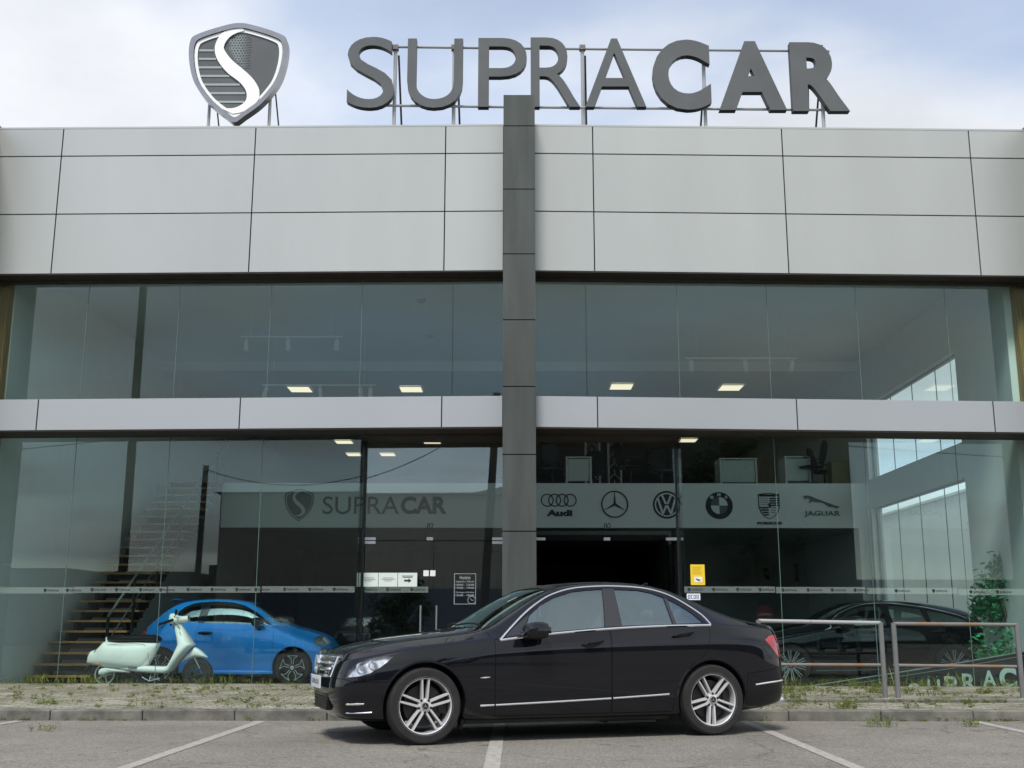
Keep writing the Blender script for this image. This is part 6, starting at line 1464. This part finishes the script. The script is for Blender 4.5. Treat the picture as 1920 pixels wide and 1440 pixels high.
for sg in (-1, 1):
    side_strip(s_, gch, sg, .010, .002).build('chrome_trim', M['chrome'], r_, smooth=True)
    side_strip(s_, [(1.31, .26), (2.0, .27), (2.72, .285), (3.2, .30)], sg, .007, .002).build('side_moulding', M['chrome'], r_, smooth=True)
    for cx_ in (2.40, 3.41):
        h = s_.side(cx_, .90, sg)[0]; dr = [po_[i] for i, s2 in dd_ if s2 == sg and (po_[i].name.startswith('front') == (cx_ < 3))][0]
        q_ = MB(); q_.sweep([(cx_ - .12, .905, .008, .012), (cx_ - .05, .91, .02, .022), (cx_ + .07, .912, .02, .022), (cx_ + .12, .91, .01, .012)], 12, y0=h.y + sg * .022, e=2.5); q_.build('door_handle', M['pillargloss'], dr, smooth=60)
    q_ = MB(); q_.sweep([(1.72, 1.0, .02, .07), (1.76, 1.01, .06, .10), (1.88, 1.015, .065, .11), (1.94, 1.015, .05, .09)], 16, y0=sg * 1.03, e=2.8); q_.tube([(1.8, sg * .86, .95), (1.82, sg * .96, .97)], [.035, .03], 10); q_.build('mirror', estate['paint'], r_, smooth=60)
    h = s_.side(1.62, .93, sg)
    side_strip(s_, [(1.50, .925), (1.60, .955), (1.63, 1.0)], sg, .014, .002).build('chrome_corner', M['chrome'], r_, smooth=True)
    y_ = s_.side(.3, .68, sg)[0].y; q_ = MB(); q_.tube([(.36, y_ - sg * .07, .69), (.30, y_ - sg * .03, .68)], [.03, .05], 16, cap=False); q_.build('lamp_bowl', M['chrome'], r_, smooth=True)
for y_ in (-.38, .38):
    q_ = MB(); q_.sweep([(2.5, .5, .07, .22), (2.6, .85, .06, .24), (2.68, 1.1, .04, .19), (2.70, 1.2, .04, .13), (2.71, 1.27, .015, .1)], 16, y0=y_, e=3); q_.build('front_seat', M['seatgrey'], r_, smooth=60)
q_ = MB(); q_.box(1.3, 3.3, -.7, .7, .11, .16); q_.build('underbody', M['carblack'], r_)
WX = at(1400 + 305 / 3.6, 1040 + 755 / 3.6, 19.6).x - .90
r_.location = (WX, 19.6 + .92, .02); r_.rotation_euler = (0, 0, 0)
# ================================================================ WHITE SCOOTER
YSc = 18.40; s0 = at(140 + 400 / 6.857, 1120 + 980 / 6.857, YSc)
def sp_(zx, zy):
    p = at(140 + zx / 6.857, 1120 + zy / 6.857, YSc); return p.x - s0.x, p.z - .02
KS = sp_(500, 900)[0] - sp_(499, 900)[0]
SCR = empty('scooter', (s0.x, YSc, .02), 0, 'white motor scooter with a black seat standing in front of the blue car', 'scooter')
SW = paint('white_scooter_paint', (.93, .89, .87), .01, .3)
def sw(mb_, L_, **k):
    return mb_.sweep([(*sp_(a, b), r1 * KS, r2) for a, b, r1, r2 in L_], **k)
def loft_rows(mb_, rows, horiz, n=28, ex=3.0, sub=4):
    """closed superelliptic sections: vertical ones along x (horiz) or level ones up z; rows = (pos, a, b, half width) in metres"""
    P = [Vector(r) for r in rows]; Q = []
    for i in range(len(P) - 1):
        p0, p1, p2, p3 = P[max(i - 1, 0)], P[i], P[i + 1], P[min(i + 2, len(P) - 1)]
        for k in range(sub):
            t = k / sub; h = .5 * ((2 * p1) + (p2 - p0) * t + (2 * p0 - 5 * p1 + 4 * p2 - p3) * t * t + (3 * p1 - p0 - 3 * p2 + p3) * t ** 3); Q.append(h)
    Q.append(P[-1]); v = []; f = []
    for q in Q:
        c0, r0 = (q[1] + q[2]) / 2, abs(q[1] - q[2]) / 2
        for k in range(n):
            t = 2 * math.pi * k / n; c, s_ = math.cos(t), math.sin(t)
            c = math.copysign(abs(c) ** (2 / ex), c); s_ = math.copysign(abs(s_) ** (2 / ex), s_)
            v.append((q[0], q[3] * s_, c0 + r0 * c) if horiz else (c0 + r0 * c, q[3] * s_, q[0]))
    for i in range(len(Q) - 1):
        for k in range(n): f.append((i * n + k, i * n + (k + 1) % n, (i + 1) * n + (k + 1) % n, (i + 1) * n + k))
    f.append(tuple(range(n))); f.append(tuple(range(len(Q) * n - 1, (len(Q) - 1) * n - 1, -1))); mb_.add(v, f); return mb_
def LX(rows): return [(sp_(x, t)[0], sp_(x, t)[1], sp_(x, b_)[1], w_) for x, t, b_, w_ in rows]
def LZ(rows): return [(sp_(l, z)[1], sp_(l, z)[0], sp_(r, z)[0], w_) for z, l, r, w_ in rows]
m_ = MB(); loft_rows(m_, LX([(165, 828, 850, .03), (185, 765, 856, .075), (215, 696, 862, .10), (255, 680, 868, .125), (300, 664, 876, .145), (350, 616, 885, .17), (405, 566, 894, .19), (500, 572, 906, .205), (600, 575, 918, .212), (700, 572, 930, .212), (800, 568, 938, .21), (890, 568, 940, .20), (950, 570, 900, .18), (1000, 572, 800, .15), (1050, 574, 700, .12), (1085, 582, 625, .085)]), True); m_.build('rear_body', SW, SCR, smooth=60)
m_ = MB(); sw(m_, [(440, 600, 22, .06), (420, 560, 16, .05), (410, 508, 3, .03)], n=12, e=2.5); m_.build('tail_fin', SW, SCR, smooth=60)
m_ = MB(); loft_rows(m_, LX([(428, 525, 548, .04), (470, 494, 562, .10), (600, 482, 577, .145), (800, 478, 573, .16), (980, 480, 569, .152), (1060, 490, 573, .135), (1100, 515, 572, .10), (1113, 540, 560, .05)]), True, ex=2.6); m_.build('seat', M['carblack'], SCR, smooth=60)
m_ = MB(); loft_rows(m_, LX([(620, 880, 930, .14), (760, 874, 950, .17), (950, 876, 968, .18), (1120, 880, 976, .182), (1185, 880, 976, .182), (1235, 860, 955, .185), (1262, 840, 925, .18)]), True, ex=3.2); m_.build('floorboard', SW, SCR, smooth=60)
m_ = MB(); loft_rows(m_, LZ([(958, 1160, 1225, .15), (940, 1175, 1258, .18), (900, 1192, 1292, .19), (860, 1222, 1325, .20), (800, 1255, 1375, .215), (740, 1283, 1428, .222), (680, 1308, 1484, .222), (640, 1325, 1522, .215), (612, 1332, 1546, .205), (580, 1330, 1528, .19), (540, 1322, 1502, .165), (500, 1312, 1476, .14), (450, 1298, 1447, .11), (400, 1288, 1415, .09), (350, 1280, 1385, .075), (300, 1268, 1350, .07)]), False, ex=2.7); m_.build('leg_shield', SW, SCR, smooth=60)
m_ = MB(); sw(m_, [(1225, 270, 60, .06), (1260, 275, 72, .10), (1310, 290, 62, .12), (1360, 290, 52, .11), (1400, 285, 45, .085), (1440, 280, 44, .08), (1470, 275, 40, .075)], n=24, e=2.3); hs = m_.build('headset', SW, SCR, smooth=60)
m_ = MB(); x_, z_ = sp_(1470, 275); m_.lathe([(0, .012), (.05, .008), (.07, 0), (.074, -.012)], c=(x_, 0, z_), axis='x', n=24); m_.build('headlamp', M['lens'], hs, smooth=True)
for s_ in (-1, 1):
    x0_, z0_ = sp_(1300, 300); x1_, z1_ = sp_(1230, 335); x2_, z2_ = sp_(1130, 378); x3_, z3_ = sp_(1185, 262)
    m_ = MB(); m_.tube([(x0_, s_ * .08, z0_ + .02), (x1_, s_ * .22, z1_ + .02), (x2_ + .03, s_ * .33, z2_ + .03)], [.022, .02, .018], 10); m_.build('handlebar', M['carblack'], hs, smooth=True)
    m_ = MB(); m_.tube([(x1_, s_ * .22, z1_), (x1_ - .03, s_ * .30, z1_ - .05), (x2_ + .08, s_ * .34, z2_ - .03)], .007, 6); m_.build('brake_lever', M['carblack'], hs)
    m_ = MB(); xx, zz = sp_(1345, 200); m_.tube([(x0_, s_ * .1, z0_ + .05), (xx, s_ * .16, zz)], .008, 6); m_.lathe([(0, -.01), (.045, -.008), (.045, .008), (0, .01)], c=(xx, s_ * .18, zz + .01), axis='x', n=18); m_.build('mirror', M['carblack'], hs)
m_ = MB(); loft_rows(m_, LX([(1375, 830, 840, .02), (1420, 778, 820, .06), (1470, 718, 802, .08), (1520, 664, 786, .09), (1550, 642, 778, .092), (1600, 664, 774, .09), (1660, 715, 775, .078), (1712, 768, 777, .03)]), True, ex=2.4); m_.build('front_fender', SW, SCR, smooth=60)
fc, rc = sp_(1580, 965), sp_(400, 985)
for (cx_, cz_), nm in ((fc, 0), (rc, 1)):
    q = empty('w', (0, 0, 0)); bpy.data.objects.remove(q)
    R0 = cz_ if cz_ > .2 else .225; R0 = min(R0, .245)
    m_ = MB(); m_.lathe([(R0 * .35, -.05), (R0 * .6, -.052), (R0 * .6, .052), (R0 * .35, .05)], n=36, closed=True); wo = m_.build('wheel', M['discgrey'], SCR, loc=(cx_, 0, R0), smooth=True)
    m_ = MB(); m_.lathe([(R0 * .6, -.045), (R0 * .75, -.058), (R0 * .95, -.04), (R0, 0), (R0 * .95, .04), (R0 * .75, .058), (R0 * .6, .045)], n=56, closed=True); m_.build('tyre', M['rubber'], wo, smooth=True)
    m_ = MB(); m_.lathe([(0, -.055), (R0 * .2, -.055), (R0 * .22, -.04), (0, -.04)], n=24)
    for k in range(5): a = 72 * k; m_.tube([(R0 * .15 * math.cos(rad(a)), -.045, R0 * .15 * math.sin(rad(a))), (R0 * .6 * math.cos(rad(a)), -.04, R0 * .6 * math.sin(rad(a)))], [.018, .012], 6)
    m_.lathe([(R0 * .58, -.056), (R0 * .66, -.052), (R0 * .58, -.03)], n=40, closed=True); m_.build('rim', M['alloy'] if nm else M['discgrey'], wo, smooth=True)
m_ = MB(); a, b = sp_(1555, 775); c_, d_ = sp_(1625, 915); m_.tube([(a, -.07, b), (c_, -.075, d_)], .012, 8); m_.tube([(a, .07, b), (c_, .075, d_)], .012, 8); m_.build('fork', M['steel'], SCR, smooth=True)
m_ = MB(); m_.sweep([(*sp_(345, 985), .012, .03), (*sp_(375, 960), 45 * KS, .05), (*sp_(450, 935), 38 * KS, .05), (*sp_(560, 935), 25 * KS, .045), (*sp_(740, 955), 12 * KS, .03)], n=16, y0=-.10); m_.build('exhaust', SW, SCR, smooth=60)
m_ = MB(); m_.sweep([(*sp_(215, 870), .02, .05), (*sp_(160, 920), .03, .07), (*sp_(130, 990), .012, .07)], n=12); m_.build('mudguard', M['carblack'], SCR, smooth=60)
m_ = MB(); m_.sweep([(*sp_(420, 900), .03, .1), (*sp_(600, 935), .05, .11), (*sp_(760, 950), .03, .1)], n=12); m_.build('engine', M['carblack'], SCR, smooth=60)
m_ = MB(); m_.sweep([(*sp_(295, 850), .006, .004), (*sp_(330, 853), .012, .006), (*sp_(368, 856), .006, .004)], n=12, y0=-.155); m_.build('side_reflector', pm('amber', (.7, .25, .02), .2), SCR, smooth=60)
m_ = MB(); a = [(*sp_(725, 882),), (*sp_(850, 888),), (*sp_(840, 912),), (*sp_(740, 905),)]; m_.prism(a, -.186, -.170); m_.build('vent', M['railgrey'], SCR)
m_ = MB(); a0, b0 = sp_(235, 765); a1, b1 = sp_(312, 682); m_.tube([(a0, -.10, b0), (a1, -.135, b1)], .007, 6); a0, b0 = sp_(1370, 440); a1, b1 = sp_(1398, 490); m_.tube([(a0, -.10, b0), (a1, -.13, b1)], .006, 6); m_.build('dark_slots', M['decal'], SCR)
m_ = MB()
for P_ in ([(455, 610, .165), (620, 600, .19), (800, 592, .19), (930, 600, .165), (975, 660, .15), (985, 760, .16), (1000, 850, .14)], [(330, 872, .14), (480, 905, .175), (640, 925, .19), (820, 938, .18)]):
    m_.tube([(sp_(q[0], q[1])[0], -q[2], sp_(q[0], q[1])[1]) for q in P_], .0035, 5)
m_.build('cowl_seam', M['railgrey'], SCR)
m_ = MB(); x_, z_ = sp_(190, 745); m_.sweep([(x_ - .015, z_ - .03, .01, .03), (x_ - .01, z_, .025, .045), (x_ + .012, z_ + .03, .01, .03)], n=12); m_.build('tail_lamp', M['redlens'], SCR, smooth=60)
m_ = MB(); m_.tube([(*[sp_(1290, 330)[0]], -.09, sp_(1290, 330)[1]), (sp_(1350, 360)[0], -.11, sp_(1350, 360)[1]), (sp_(1390, 440)[0], -.08, sp_(1390, 440)[1])], .005, 5); m_.build('cable', M['carblack'], SCR)
m_ = MB(); a0, b0 = sp_(905, 1020); a1, b1 = sp_(1000, 1070); a2, b2 = sp_(1130, 1035); m_.tube([tuple((a0, -.15, max(b0, .02))), (a1, -.17, max(b1, .015)), (a2, -.15, max(b2, .02))], .009, 6); m_.tube([(a1, -.1, b1 + .1), (a1, -.16, max(b1, .02))], .009, 6); m_.build('kick_stand', M['steel'], SCR)

# ================================================================ CARS BEHIND THE PHOTOGRAPHER (mirrored in paint and glass)
for k, (x_, y_, rz_) in enumerate(((-9.2, -4.2, 88), (-5.9, -4.4, 91), (4.6, -4.3, 90), (7.6, -4.0, 92), (13.4, -4.4, 89))):
    cc = copy_tree(SED); cc.location = (x_, y_ - 4.4, 0); cc.rotation_euler = (0, 0, rad(rz_ + 180)); cc['group'] = 'cars parked behind the photographer'
    cc['label'] = 'dark car parked behind the photographer, ' + ['leftmost in the mirrored row', 'second from the left in the mirrored row', 'middle one of the mirrored row', 'second from the right in the mirrored row', 'rightmost in the mirrored row'][k]
